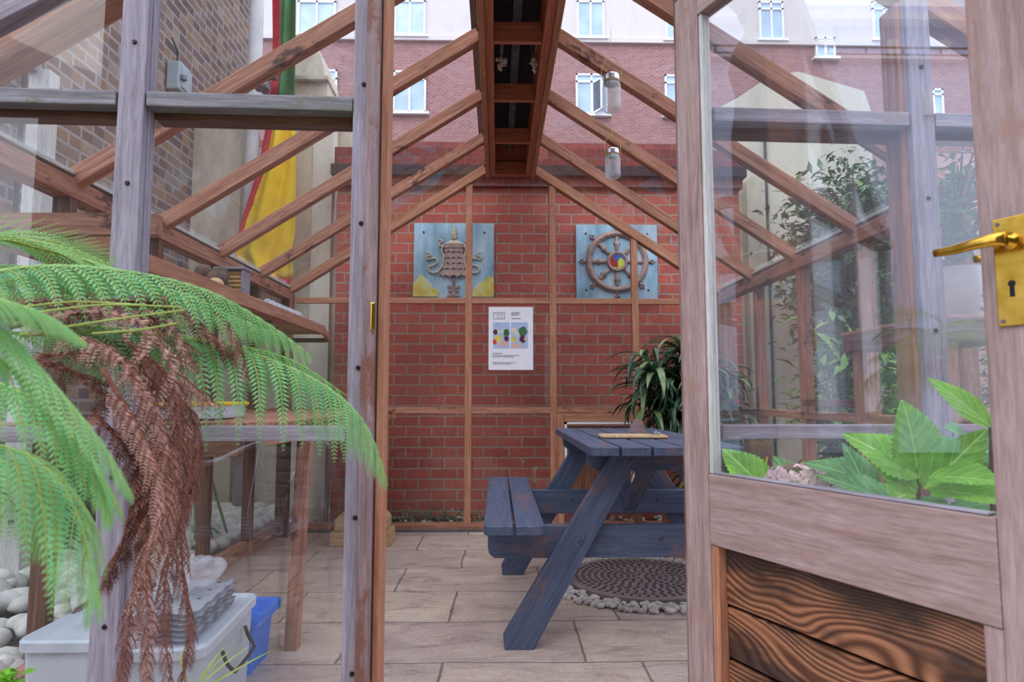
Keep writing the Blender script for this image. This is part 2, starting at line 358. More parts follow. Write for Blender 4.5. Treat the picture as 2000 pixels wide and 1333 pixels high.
def tube(bm, pts, r, seg=8, caps=True):
    pts = [V(p) for p in pts]; n = len(pts); rs = r if isinstance(r, (list, tuple)) else [r]*n; prev = None; nrm = None
    for i, p in enumerate(pts):
        t = (pts[min(i+1, n-1)]-pts[max(i-1, 0)]).normalized()
        if nrm is None: nrm = t.orthogonal().normalized()
        else: nrm = (nrm-t*nrm.dot(t)).normalized()
        bn = t.cross(nrm); ring = [bm.verts.new(p+(nrm*math.cos(a)+bn*math.sin(a))*rs[i]) for a in [2*math.pi*k/seg for k in range(seg)]]
        if prev:
            for k in range(seg): bm.faces.new((prev[k], prev[(k+1) % seg], ring[(k+1) % seg], ring[k]))
        elif caps: bm.faces.new(ring[::-1])
        prev = ring
    if caps: bm.faces.new(prev)
def lathe(bm, prof, seg=24, c=(0, 0, 0), caps=True):
    prev = None; c = V(c)
    for i, (r, z) in enumerate(prof):
        ring = [bm.verts.new(c+V((r*math.cos(a), r*math.sin(a), z))) for a in [2*math.pi*k/seg for k in range(seg)]]
        if prev:
            for k in range(seg): bm.faces.new((prev[k], prev[(k+1) % seg], ring[(k+1) % seg], ring[k]))
        elif caps and r > 1e-4: bm.faces.new(ring[::-1])
        prev = ring
    if caps and prof[-1][0] > 1e-4: bm.faces.new(prev)
def text(name, s, size, loc, mat, parent, align='LEFT', ext=.0003):
    cu = bpy.data.curves.new(name, 'FONT'); cu.body = s; cu.size = size; cu.extrude = ext; cu.align_x = align
    tmp = bpy.data.objects.new('t', cu); COL.objects.link(tmp); bpy.context.view_layer.update()
    me = bpy.data.meshes.new_from_object(tmp.evaluated_get(bpy.context.evaluated_depsgraph_get()))
    bpy.data.objects.remove(tmp)
    return link(name, me, mat, parent, Matrix.Translation(V(loc)) @ Matrix.Rotation(math.pi/2, 4, 'X'))

# ------------------------------------------------------------------ setting
YE = 4.73; YF = 1.66; XL = -1.53; XR = 1.68; ZE = 1.715; XC = .095; ZR = 2.60; WY = 5.10
bm = bmesh.new(); bbox(bm, (0, 2.0, -.03), (3.4, 5.6, .06)); tag(fromb('floor', bm, 'flagstone'), kind='structure')
bm = bmesh.new(); bbox(bm, (0, 8, -.12), (70, 60, .1)); tag(fromb('ground', bm, 'soil'), kind='structure')
o = box('wall_back', (at(652, 700, WY).x, WY, -.1), (2.1, WY+.3, 2.72), 'brick_red', bev=0)
bpy.data.objects.remove(o)
def wall(name, lo, hi, mat):
    bm = bmesh.new(); lo, hi = V(lo), V(hi); bbox(bm, (lo+hi)/2, hi-lo); return tag(fromb(name, bm, mat), kind='structure')
wx0 = at(652, 700, WY).x
wall('wall_back', (wx0, WY, -.1), (1.95, WY+.3, 2.62), 'brick_red')
wall('trim_1', (wx0-.02, WY-.045, 2.62), (1.97, WY+.33, 2.70), 'wall_cornice')
wall('trim_2', (wx0-.04, WY-.085, 2.70), (1.99, WY+.36, 2.78), 'black_roof')
wall('trim_3', (wx0-.02, WY-.045, 2.78), (1.97, WY+.33, 2.93), 'wall_cornice')
wall('wall_left', (-2.85, 3.12, -.1), (-2.5, 6.6, 9), 'brick_stock')
wall('wall_unseen', (-7, -8.3, -.1), (9, -8, 8.6), 'render_mid')  # unseen wall added behind the camera, blocks sky reflections in the panes
# rendered piers to the left of the red wall
wall('wall_garden', (-2.5, 5.35, -.1), (wx0+.05, 5.7, 2.35), 'render_cream')
wall('pier_1', (-2.5, 5.25, -.1), (at(472, 300, 5.25).x, 5.65, at(400, 228, 5.25).z), 'render_cream')
wall('pier_2', (at(572, 300, 5.3).x, 5.3, -.1), (at(636, 300, 5.3).x, 5.7, at(600, 160, 5.3).z), 'render_cream')
bm = bmesh.new(); x0, x1, zt = at(568, 300, 5.3).x, at(640, 300, 5.3).x, at(600, 160, 5.3).z
for a, b_, z0, z1 in ((x0, x1, zt, zt+.03),): bbox(bm, ((a+b_)/2, 5.5, (z0+z1)/2), (b_-a, .5, z1-z0))
r = bmesh.ops.create_cone(bm, segments=4, radius1=.2, radius2=.02, depth=.12, cap_ends=True)['verts']
bmesh.ops.transform(bm, matrix=Matrix.Translation(((x0+x1)/2, 5.5, zt+.09)) @ Matrix.Rotation(math.pi/4, 4, 'Z'), verts=r)
tag(fromb('pier_cap', bm, 'render_cream'), kind='structure')
# rough curved buttress behind the pier
bm = bmesh.new()
poly = [at(570, 560, 5.8), at(570, 90, 5.8), at(590, 74, 5.8), at(615, 82, 5.8), at(632, 120, 5.8), at(640, 160, 5.8), at(656, 185, 5.8), at(668, 245, 5.8), at(690, 250, 5.8), at(690, 600, 5.8)]
prism(bm, [(p.x, p.z) for p in poly], 5.72, 6.3); tag(fromb('wall_buttress', bm, 'render_cream'), kind='structure')
wall('pier_3', (at(612, 300, 5.28).x, 5.28, -.1), (at(650, 300, 5.28).x, 5.4, at(620, 245, 5.28).z), 'render_green')
# right hand rendered wall with niche and pilasters
bm = bmesh.new(); pr = [(1.95, -.1), (at(1700, 500, 5.6).x, -.1), (at(1700, 200, 5.6).x, at(1700, 215, 5.6).z), (at(1688, 180, 5.6).x, at(1688, 178, 5.6).z), (at(1560, 140, 5.6).x, at(1560, 140, 5.6).z), (at(1500, 100, 5.6).x, at(1500, 150, 5.6).z), (at(1440, 100, 5.6).x, at(1440, 190, 5.6).z), (1.95, at(1420, 215, 5.6).z)]
prism(bm, pr, 5.6, 5.9); tag(fromb('wall_right', bm, 'render_green'), kind='structure')
for i, (a, b_) in enumerate(((1395, 1412), (1424, 1440))):
    wall('pilaster_%d' % (i+1), (at(a, 400, 5.3).x, 5.25, -.1), (at(b_, 400, 5.3).x, 5.62, at(a, 255, 5.3).z), 'render_cream')
bm = bmesh.new(); xa, xb, z1 = at(1456, 360, 5.5).x, at(1492, 360, 5.5).x, at(1470, 362, 5.5).z
pr = [(xa, -.1), (xb, -.1), (xb, z1)]+[((xa+xb)/2+(xb-xa)/2*math.cos(a), z1+(xb-xa)/2*math.sin(a)) for a in [math.pi*k/10 for k in range(1, 10)]]+[(xa, z1)]
prism(bm, pr, 5.48, 5.62); tag(fromb('pilaster_3', bm, 'render_cream'), kind='structure')
wall('pilaster_4', (at(1500, 400, 5.55).x, 5.57, -.1), (at(1503, 400, 5.55).x, 5.61, 3.3), 'slate_stone')

# ------------------------------------------------------------------ rear apartment building
YB = 24
def bx_(px, py): p = at(px, py, YB); return p.x, p.z
bld = thing('apartment_building', 'large brick apartment block with white upper storey rising behind the garden wall', 'building', (2, YB, 0))
xl, xr = bx_(-300, 0)[0], bx_(2500, 0)[0]; zb = bx_(900, 80)[1]
def bpart(name, lo, hi, mat, par=bld):
    bm = bmesh.new(); lo, hi = V(lo), V(hi); bbox(bm, (lo+hi)/2, hi-lo); return fromb(name, bm, mat, par)
bpart('brick_storeys', (xl, YB, 0), (xr, YB+6, zb), 'brick_purple')
bpart('upper_storey', (xl, YB-.02, zb+.12), (xr, YB+6, zb+6), 'render_white')
bpart('band_course', (xl, YB-.15, zb-.06), (xr, YB+6, zb+.12), 'render_white')
bpart('soldier_band', (xl, YB-.04, bx_(900, 290)[1]), (xr, YB, bx_(900, 278)[1]), 'wall_cornice')
def bwin(x0, y0, x1, y1, openl=False, upper=False):
    a, zt = bx_(x0, y0); b_, zb_ = bx_(x1, y1); wd = b_-a; f = .07; g = bmesh.new()
    tz = zb_+(zt-zb_)*.78
    for lo, hi in (((a, zt-f), (b_, zt)), ((a, zb_), (b_, zb_+f)), ((a, zb_), (a+f, zt)), ((b_-f, zb_), (b_, zt)), ((a+wd*.5-f/2, zb_), (a+wd*.5+f/2, zt)), ((a, tz), (b_, tz+f))):
        bbox(g, ((lo[0]+hi[0])/2, YB-.05, (lo[1]+hi[1])/2), (hi[0]-lo[0], .12, hi[1]-lo[1]))
    w_ = fromb('window', g, 'white_paint', bld)
    g = bmesh.new(); bbox(g, ((a+b_)/2, YB-.02, (zt+zb_)/2), (wd-.04, .06, zt-zb_-.04)); fromb('pane', g, 'window_blue', w_)
    g = bmesh.new(); bbox(g, ((a+b_)/2, YB-.12, zb_-.05), (wd+.25, .2, .09)); fromb('sill', g, 'white_paint', w_)
    if openl:
        g = bmesh.new(); hx = a+wd*.52; L = wd*.46
        for q in ((0, L, 0, f), (0, L, tz-zb_-f, tz-zb_), (0, f, 0, tz-zb_), (L-f, L, 0, tz-zb_)):
            bbox(g, ((q[0]+q[1])/2, 0, (q[2]+q[3])/2), (q[1]-q[0], .06, q[3]-q[2]))
        fromb('casement', g, 'white_paint', w_, Matrix.Translation((hx, YB-.1, zb_)) @ Matrix.Rotation(-1.0, 4, 'Z'))
        g = bmesh.new(); bbox(g, (L/2, 0, (tz-zb_)/2), (L-f, .02, tz-zb_-f)); fromb('casement_pane', g, 'window_dark', w_, Matrix.Translation((hx, YB-.1, zb_)) @ Matrix.Rotation(-1.0, 4, 'Z'))
for q in ((584, -10, 656, 70), (772, -12, 831, 72), (1126, -12, 1180, 76), (1298, 5, 1352, 80), (430, -12, 490, 72),
          (608, 138, 658, 226), (769, 140, 832, 222), (1297, 148, 1352, 228), (1590, 75, 1630, 115), (1800, 175, 1842, 235), (1480, 5, 1530, 80), (1700, 5, 1750, 80)): bwin(*q)
bwin(1124, 146, 1186, 226, True)
bpart('downpipe', (bx_(703, 0)[0], YB-.2, bx_(0, 280)[1]), (bx_(706, 0)[0], YB-.05, zb+5), 'brick_purple')

# ------------------------------------------------------------------ greenhouse
GH = thing('greenhouse', 'cedar framed greenhouse with glass gable walls, glass roof and dark ridge duct', 'greenhouse', (XC, (YE+YF)/2, 0))
BAY = [YE-.605*i for i in range(6)]    # 4.73 .. 1.705
EX0, EX1 = -1.50, 1.64
RXL, RXR = XC-.184, XC+.184
def fy(x): return YF+.038*x
# ridge duct
for nm, a, b_, z0, z1, mt in (('ridge_board', RXL, RXL+.03, 2.575, 2.86, 'wood_cedar'), ('ridge_board', RXR-.03, RXR, 2.575, 2.86, 'wood_cedar'),
                          ('ridge_liner', RXL+.03, RXL+.07, 2.60, 2.84, 'wood_ridge'), ('ridge_liner', RXR-.07, RXR-.03, 2.60, 2.84, 'wood_ridge')):
    box(nm, (a, 1.62, z0), (b_, YE+.05, z1), mt, GH)
box('ridge_cap', (RXL-.05, 1.6, 2.862), (RXR+.05, YE+.1, 2.90), 'black_roof', GH)
box('ridge_batten', (XC-.022, 1.62, 2.80), (XC+.022, YE, 2.835), 'slate_stone', GH)
for y in BAY: box('ridge_crosspiece', (RXL+.071, y-.012, 2.60), (RXR-.071, y+.012, 2.70), 'wood_ridge', GH)
box('ridge_end_board', (RXL+.071, YE+.02, 2.60), (RXR-.071, YE+.045, 2.861), 'wood_ridge', GH)
# rafters
for i, y in enumerate(BAY):
    wd = .05 if 0 < i < 5 else .07
    for sx, ex, rx in ((-1, EX0, RXL), (1, EX1, RXR)):
        p0 = V((ex, y, ZE+.02)); p1 = V((rx, y, 2.60+.035)); d = (p1-p0).normalized()
        beam('rafter', p0-d*.03, p1, wd, .062, 'wood_cedar_stained' if (i in (1, 2, 3, 4)) else 'wood_cedar', GH, off=(0, 0))
        beam('glazing_bar', p0-d*.05+V((0, 0, .037)), p1+V((0, 0, .037)), .02, .012, 'black_roof', GH)
# roof glass
for i in range(5):
    y0, y1 = BAY[i+1]+.028, BAY[i]-.028
    for ex, rx in ((EX0, RXL), (EX1, RXR)):
        p0 = V((ex, (y0+y1)/2, ZE+.055)); p1 = V((rx, (y0+y1)/2, 2.67)); d = (p1-p0).normalized()
        beam('roof_pane', p0-d*.05, p1-d*.005, y1-y0, .004, 'glass_roof', GH, bev=0)
# eaves, side walls
for s, ex, px_ in ((-1, EX0, XL), (1, EX1, XR)):
    xo = ex+s*.03
    box('eaves_plate', (min(ex-s*.005, xo+s*.04), 1.66, ZE-.065), (max(ex-s*.005, xo+s*.04), YE, ZE+.005), 'wood_cedar_stained', GH)
    box('eaves_cap', (min(ex-s*.0, xo+s*.10), 1.64, ZE+.02), (max(ex-s*.0, xo+s*.10), YE+.03, ZE+.035), 'wood_white', GH)
    box('eaves_strip', (min(ex+s*.03, xo+s*.11), 1.64, ZE-.03), (max(ex+s*.03, xo+s*.11), YE+.03, ZE-.012), 'wood_white', GH)
    box('sill', (px_-.035, 1.7, 0), (px_+.035, YE, .07), 'wood_cedar_stained', GH)
    box('side_rail', (px_-.03, 1.7, .83), (px_+.03, YE, .87), 'wood_cedar', GH)
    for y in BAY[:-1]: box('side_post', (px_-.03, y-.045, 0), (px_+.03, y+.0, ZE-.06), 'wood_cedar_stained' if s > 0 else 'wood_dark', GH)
    for i in range(5):
        y0, y1 = BAY[i+1]+.003, BAY[i]-.048
        for z0, z1 in ((.072, .828), (.872, ZE-.068)): box('side_pane', (px_-.002, y0, z0), (px_+.002, y1, z1), 'glass', GH, bev=0)
# opening light in right wall
box('vent_sill', (XR-.05, BAY[3]+.02, .90), (XR-.03, BAY[2]-.06, .935), 'wood_dark', GH)
# rear gable
mull = [at(x, 700, YE).x for x in (752, 915, 1080, 1241)]
def roofz(x):
    if x < XC: t_ = (x-EX0)/(RXL-EX0)
    else: t_ = (EX1-x)/(EX1-RXR)
    return ZE+.0+(2.60-ZE)*min(1, t_)
for x in mull: box('gable_post', (x-.024, YE-.025, .05), (x+.024, YE+.025, roofz(x)-.005), 'wood_cedar', GH)
for x in (XL+.01, XR-.02): box('corner_post', (x-.035, YE-.034, .0), (x+.035, YE+.036, ZE-.02), 'wood_cedar_stained', GH)
xs = [XL+.045]+mull+[XR-.055]
zr_, zd_ = at(1000, 589, YE).z, at(1000, 802, YE).z
for i in range(5):
    a, b_ = xs[i]+.024, xs[i+1]-.024
    box('gable_rail', (a, YE-.02, zr_-.02), (b_, YE+.02, zr_+.022), 'wood_cedar', GH)
    box('gable_dado', (a, YE-.03, zd_-.022), (b_, YE+.02, zd_+.022), 'wood_cedar_stained', GH)
    box('gable_pane', (a, YE-.002, .06), (b_, YE+.002, zd_-.024), 'glass', GH, bev=0)
    box('gable_pane', (a, YE-.002, zd_+.024), (b_, YE+.002, zr_-.022), 'glass', GH, bev=0)
    bm = bmesh.new(); za = min(roofz(a), 2.58); zb2 = min(roofz(b_), 2.58)
    pr = [(a, zr_+.024), (b_, zr_+.024), (b_, max(zb2, zr_+.03))]+([(RXR, 2.58), (RXL, 2.58)] if a < XC < b_ else [])+[(a, max(za, zr_+.03))]
    prism(bm, pr, YE-.002, YE+.002); fromb('gable_pane', bm, 'glass', GH)
box('gable_sill', (XL, YE-.05, 0.0), (XR, YE+.04, .055), 'wood_cedar_stained', GH)
box('gable_skirt', (XL-.02, YE-.06, -.01), (XR, YE-.05, .02), 'slate_stone', GH)
# low louvre hatch in the rear wall, behind the table
hx0, hx1 = mull[2]+.03, at(1236, 900, YE).x; hz0, hz1 = at(0, 1000, YE-.05).z, at(0, 826, YE-.05).z
bm = bmesh.new(); yy = YE-.045
for lo, hi in (((hx0+.045, hz1-.015), (hx1, hz1)), ((hx0+.045, hz0), (hx1, hz0+.02)), ((hx0+.045, hz0), (hx0+.063, hz1)), ((hx1-.02, hz0), (hx1, hz1))):
    bbox(bm, ((lo[0]+hi[0])/2, yy, (lo[1]+hi[1])/2), (hi[0]-lo[0], .02, hi[1]-lo[1]))
hf = fromb('hatch_frame', bm, 'white_paint', GH)
box('hatch_panel', (hx0+.07, YE-.036, hz0+.03), (hx1-.02, YE-.03, hz1-.03), 'wood_dark', hf)
box('hatch_stile', (hx0-.005, YE-.055, .055), (hx0+.042, YE-.026, hz1+.06), 'wood_cedar', GH)
box('hatch_head', (hx0+.043, YE-.05, hz1+.002), (hx1+.12, YE-.031, hz1+.058), 'wood_cedar', GH)
box('hatch_stile', (hx1+.003, YE-.055, .055), (hx1+.05, YE-.026, hz1), 'wood_dark', GH)
# front gable
def fbox(name, x0, x1, z0, z1, y0, y1, mat, screws=None):
    ym = fy((x0+x1)/2)
    bm = bmesh.new(); d = V((1, .038, 0)).normalized(); R3 = Matrix((d, V((0, 0, 1)).cross(d), V((0, 0, 1)))).transposed()
    if (x1-x0) > (z1-z0): Lx = R3; size = (x1-x0, y1-y0, z1-z0)
    else:
        Lx = R3 @ Matrix(((0, 0, -1), (0, 1, 0), (1, 0, 0))); size = (z1-z0, y1-y0, x1-x0)
    bbox(bm, (0, 0, 0), size, .003)
    o = fromb(name, bm, mat, GH, Matrix.Translation(((x0+x1)/2, ym+(y0+y1)/2, (z0+z1)/2)) @ Lx.to_4x4())
    if screws:
        for z in screws[1]:
            g = bmesh.new(); r = bmesh.ops.create_cone(g, segments=12, radius1=.006, radius2=.0045, depth=.004, cap_ends=True)['verts']
            bmesh.ops.transform(g, matrix=Matrix.Translation((screws[0], ym+y0-.002, z)) @ Matrix.Rotation(math.pi/2, 4, 'X'), verts=r)
            fromb('screw', g, 'screw', o)
    return o
zm, zd2 = at(0, 199, YF).z, at(1000, 846, YF).z
zm = at(450, 206, fy(-.6)-.03).z; zd2 = .95-68/1270*YF
DJ0, DJ1 = -.280, .472     # doorway clear opening
PL, PR = -.908, 1.13
# posts: inner stud + outer cover strip
for xc_ in (PL, PR):
    if xc_ < 0: fbox('front_stud', xc_-.02, xc_+.036, .07, roofz(xc_)-.02, -.03, .0, 'wood_grey')
    else: fbox('front_stud', xc_-.042, xc_+.002, .07, roofz(xc_)-.02, -.03, .045, 'wood_cedar_stained')
    fbox('cover_strip', xc_-.030, xc_+.033, .06, roofz(xc_)+.03, -.055, -.031, 'wood_grey', (xc_-.0+.004, (.42, .76, 1.12, 1.47, 1.83)))
fbox('cover_strip', DJ0-.086, DJ0-.052, .0, 2.42, -.05, -.031, 'wood_grey', (DJ0-.060, (.30, .66, 1.02, 1.38, 1.74)))
fbox('door_jamb', DJ0-.084, DJ0-.019, .0, 2.4, -.030, .05, 'wood_jamb')
fbox('door_jamb_face', DJ0-.051, DJ0-.019, .0, 2.4, -.070, -.031, 'wood_jamb')
fbox('door_stop', DJ0-.018, DJ0, .0, 2.3, -.04, .05, 'wood_cedar')
fbox('door_jamb', DJ1+.02, DJ1+.09, .0, 2.4, -.01, .05, 'wood_jamb')
fbox('door_head', DJ0, DJ1, 2.24, 2.32, -.03, .05, 'wood_jamb')
hg = fbox('hinge', DJ0-.027, DJ0-.016, 1.108, 1.178, -.080, -.071, 'brass')
segs = [(XL+.0, PL-.036), (PL+.037, DJ0-.087), (DJ1+.091, PR-.036), (PR+.036, XR)]
for a, b_ in segs:
    fbox('front_rail', a, b_, zm-.019, zm+.019, -.055, -.012, 'wood_grey_green' if a < 0 else 'wood_grey')
    fbox('front_rail_back', a, b_, zm-.035, zm+.01, -.011, .04, 'wood_dark')
    fbox('front_dado', a, b_, zd2-.018, zd2+.018, -.055, -.025, 'wood_grey')
    fbox('front_dado_ledge', a, b_, zd2-.012, zd2+.014, -.024, .04, 'wood_grey_green')
    fbox('front_sill', a, b_, 0, .07, -.05, .045, 'wood_cedar_stained')
    zt = min(roofz(a), roofz(b_))
    for z0, z1 in ((.071, zd2-.019), (zd2+.019, zm-.036)):
        o = fbox('front_pane', a+.002, b_-.002, z0, z1, -.012, -.008, 'glass_front')
    bm = bmesh.new(); pr = [(a, zm+.02), (b_, zm+.02), (b_, max(roofz(b_)+.01, zm+.025)), (a, max(roofz(a)+.01, zm+.025))]
    y0 = fy((a+b_)/2)-.01; prism(bm, pr, y0, y0+.004); fromb('front_pane', bm, 'glass', GH)
for x in (XL+.0, XR-.0): fbox('corner_post', x-.035, x+.035, 0, ZE-.02, -.03, .04, 'wood_grey')
# front gable barge board
for ex, rx in ((EX0-.06, RXL), (EX1+.06, RXR)):
    p0 = V((ex, fy(ex)-.01, ZE-.01)); p1 = V((rx, fy(rx)-.01, 2.63)); beam('barge_board', p0, p1, .05, .07, 'wood_grey', GH, off=(0, .02))

# door leaf, opened outwards
DD = V((.4046, -.9145, 0)); DN = V((-.9145, -.4046, 0))   # along the leaf, out of the visible face
DO = V((DJ1+.0, fy(.47)-.03, 0))
DR = Matrix((DD, -DN, V((0, 0, 1)))).transposed()
door = thing('greenhouse_door', 'weathered cedar door standing open on the right, brass lever handle and scorched lower boards', 'door', DO)
def dbox(name, w0, w1, z0, z1, n0, n1, mat, par=None, bev=.003):
    """w along leaf, n = height above visible face plane (towards viewer)"""
    c = DO+DD*((w0+w1)/2)+DN*((n0+n1)/2)+V((0, 0, (z0+z1)/2)); bm = bmesh.new(); s = (w1-w0, n1-n0, z1-z0)
    if s[0] >= s[2]: R = DR
    else: R = DR @ Matrix(((0, 0, -1), (0, 1, 0), (1, 0, 0))); s = (s[2], s[1], s[0])
    bbox(bm, (0, 0, 0), s, min(bev, min(s)*.3)); return fromb(name, bm, mat, par or door, Matrix.Translation(c) @ R.to_4x4())
ZB0, ZB1 = .60, .765
SW = .085; DW = .80; RW = .715
dbox('stile', 0, SW, .02, 2.0, -.04, 0, 'wood_door')
dbox('stile', RW, DW, .02, 2.0, -.04, 0, 'wood_door')
dbox('mid_rail', SW+.001, RW-.001, ZB0, ZB1, -.04, 0, 'wood_door')
dbox('top_rail', SW+.001, RW-.001, 1.92, 2.0, -.04, 0, 'wood_door')
dbox('bottom_rail', SW+.001, RW-.001, .02, .12, -.04, 0, 'wood_door')
dbox('glazing_bead', SW+.001, SW+.013, ZB1+.001, 1.919, -.03, -.004, 'wood_white')
dbox('glazing_bead', SW+.014, RW-.014, ZB1+.001, ZB1+.005, -.03, -.006, 'wood_grey')
dbox('glass_pane', SW+.013, RW-.0, ZB1+.006, 1.919, -.022, -.018, 'glass_door', bev=0)
dbox('panel_bead', SW+.001, SW+.024, .121, ZB0-.001, -.03, -.003, 'wood_cedar')
dbox('panel_bead', RW-.03, RW-.001, .121, ZB0-.001, -.03, -.003, 'wood_door')
dbox('back_panel', SW+.001, RW-.001, .121, ZB0-.001, -.052, -.048, 'black_paint')
z = ZB0-.002; k = 0
for hgt in (.135, .12, .12, .10):
    bm = bmesh.new(); w0, w1 = SW+.025, RW-.031
    pr = [(-(w1-w0)/2, -hgt/2), ((w1-w0)/2, -hgt/2), ((w1-w0)/2, hgt/2), (-(w1-w0)/2, hgt/2)]
    bbox(bm, (0, 0, 0), (w1-w0, .014, hgt-.008), .003)
    c = DO+DD*((w0+w1)/2)+DN*(-.031-.002*k)+V((0, 0, z-hgt/2)); fromb('panel_board', bm, 'wood_charred', door, Matrix.Translation(c) @ DR.to_4x4()); z -= hgt; k ^= 1
# brass lock plate and lever
WP0, WP1 = RW+.022, RW+.078; PZ0, PZ1 = .95+142/1270*1.0, .95+356/1270*1.0
PZ0, PZ1 = 1.056, 1.222
hp = dbox('lock_plate', WP0, WP1, PZ0, PZ1, 0, .004, 'brass', bev=.001)
for a in (WP0+.007, WP1-.007):
    for z in (PZ0+.008, PZ1-.008):
        g = bmesh.new(); r = bmesh.ops.create_cone(g, segments=12, radius1=.0035, radius2=.0028, depth=.002, cap_ends=True)['verts']
        R = DR.to_4x4() @ Matrix.Rotation(math.pi/2, 4, 'X'); bmesh.ops.transform(g, matrix=Matrix.Translation(DO+DD*a+DN*.005+V((0, 0, z))) @ R, verts=r); fromb('screw', g, 'steel', hp)
g = bmesh.new(); kc = DO+DD*(WP0+.022)+V((0, 0, 1.112))+DN*.0045
pts = [(.0052*math.cos(a), .0052*math.sin(a)+.006) for a in [-1.0+ (2*math.pi-1.14)*k/14 + 0.0 for k in range(15)]]
pts = [(.0052*math.sin(a), .008+.0052*math.cos(a)) for a in [-2.5+5.0*k/14 for k in range(15)]]+[(.0035, -.012), (-.0035, -.012)]
va = [g.verts.new(DR @ V((p[0], 0, p[1]))+kc) for p in pts]; g.faces.new(va); bmesh.ops.solidify(g, geom=g.faces[:], thickness=.0008)
fromb('keyhole', g, 'black_paint', hp)
def lever(sgn, nm):
    g = bmesh.new(); c0 = DO+DD*(WP0+.024)+V((0, 0, 1.184)); N = DN*sgn; base = .004 if sgn > 0 else .044
    tube(g, [c0+N*base, c0+N*(base+.006), c0+N*(base+.007), c0+N*(base+.03)], [.014, .014, .0085, .0085], 16)
    pth = catmull([c0+N*(base+.026)+DD*.008, c0+N*(base+.034)-DD*.004, c0+N*(base+.036)-DD*.03-V((0, 0, .001)), c0+N*(base+.033)-DD*.062-V((0, 0, .003)), c0+N*(base+.03)-DD*.095-V((0, 0, .002))], 14)
    n = len(pth); prev = None
    for i, p in enumerate(pth):
        u = i/(n-1); hh = .0115*(1-.45*u); ww = .0055
        ring = [g.verts.new(p+V((0, 0, 1))*hh*math.sin(a)+N*ww*math.cos(a)) for a in [2*math.pi*k/12 for k in range(12)]]
        if prev:
            for k in range(12): g.faces.new((prev[k], prev[(k+1) % 12], ring[(k+1) % 12], ring[k]))
        else: g.faces.new(ring[::-1])
        prev = ring
    g.faces.new(prev); bmesh.ops.recalc_face_normals(g, faces=g.faces); return fromb(nm, g, 'brass', hp, smooth=True)
lever(1, 'lever_handle')
l2 = lever(-1, 'rear_lever_handle')
# ------------------------------------------------------------------ picnic table
TY0, TY1 = 2.36, 3.78
pt = thing('picnic_table', 'blue grey painted wooden picnic table with attached benches inside the greenhouse', 'picnic table', (.62, 3.07, 0))
def board_xy(name, x0, x1, y0, y1, z0, z1, mat, par, cut=None, r=.0):
    """board lying flat; cut = list of corners 'fl','fr','bl','br' chamfered by r"""
    cx, cy = (x0+x1)/2, (y0+y1)/2; hx, hy = (x1-x0)/2, (y1-y0)/2; P = []
    def corner(px_, py_, key, flip):
        if cut and key in cut:
            sx, sy = (1 if px_ > 0 else -1), (1 if py_ > 0 else -1)
            a, b_ = (px_, py_-sy*r), (px_-sx*r, py_); m = (px_-sx*r*.3, py_-sy*r*.3)
            return [a, m, b_] if not flip else [b_, m, a]
        return [(px_, py_)]
    P += corner(-hx, -hy, 'fl', False); P += corner(hx, -hy, 'fr', True); P += corner(hx, hy, 'br', False); P += corner(-hx, hy, 'bl', True)
    bm = bmesh.new(); prism(bm, [(p[1], -p[0]) for p in P], z0-(z0+z1)/2, z1-(z0+z1)/2, 'XY')
    bmesh.ops.bevel(bm, geom=[e for e in bm.edges], offset=.003, segments=1, affect='EDGES')
    return fromb(name, bm, mat, par, Matrix.Translation((cx, cy, (z0+z1)/2)) @ Matrix.Rotation(math.pi/2, 4, 'Z'))
for i in range(5):
    x0 = .335+i*.1165; cut = ('fl', 'bl') if i == 0 else (('fr', 'br') if i == 4 else None)
    board_xy('tabletop_board', x0, x0+.106, TY0, TY1, .735, .768, 'wood_blue', pt, cut, .03)
for sx in (-1, 1):
    for j in (0, 1):
        a = .62+sx*.667 if sx < 0 else .62+.449
        x0 = a+j*.1135; cut = (('fl', 'bl') if j == 0 else ('fr', 'br'))
        board_xy('seat_board', x0, x0+.105, TY0, 3.80, .456, .490, 'wood_blue', pt, cut, .022)
def slab(name, pts, y0, y1, mat, par, ang=0):
    """flat board in the XZ plane drawn as polygon, grain along its first edge"""
    p0, p1 = V((pts[0][0], 0, pts[0][1])), V((pts[1][0], 0, pts[1][1])); x = (p1-p0).normalized(); y = V((0, 1, 0)); z = x.cross(y)
    R = Matrix((x, y, z)).transposed(); c = sum((V((p[0], 0, p[1])) for p in pts), V())/len(pts); c.y = (y0+y1)/2
    bm = bmesh.new(); loc = [R.transposed() @ (V((p[0], c.y, p[1]))-c) for p in pts]
    prism(bm, [(q.x, q.z) for q in loc], -(y1-y0)/2, (y1-y0)/2); bmesh.ops.bevel(bm, geom=bm.edges[:], offset=.003, segments=1, affect='EDGES')
    return fromb(name, bm, mat, par, Matrix.Translation(c) @ R.to_4x4())
def bolt(x, y, z, par, r=.009):
    g = bmesh.new(); rr = bmesh.ops.create_cone(g, segments=14, radius1=r, radius2=r*.8, depth=.006, cap_ends=True)['verts']
    r2 = bmesh.ops.create_cone(g, segments=8, radius1=r*.45, radius2=r*.4, depth=.01, cap_ends=True)['verts']
    bmesh.ops.transform(g, matrix=Matrix.Translation((x, y, z)) @ Matrix.Rotation(math.pi/2, 4, 'X'), verts=rr+r2); return fromb('bolt', g, 'steel', par)
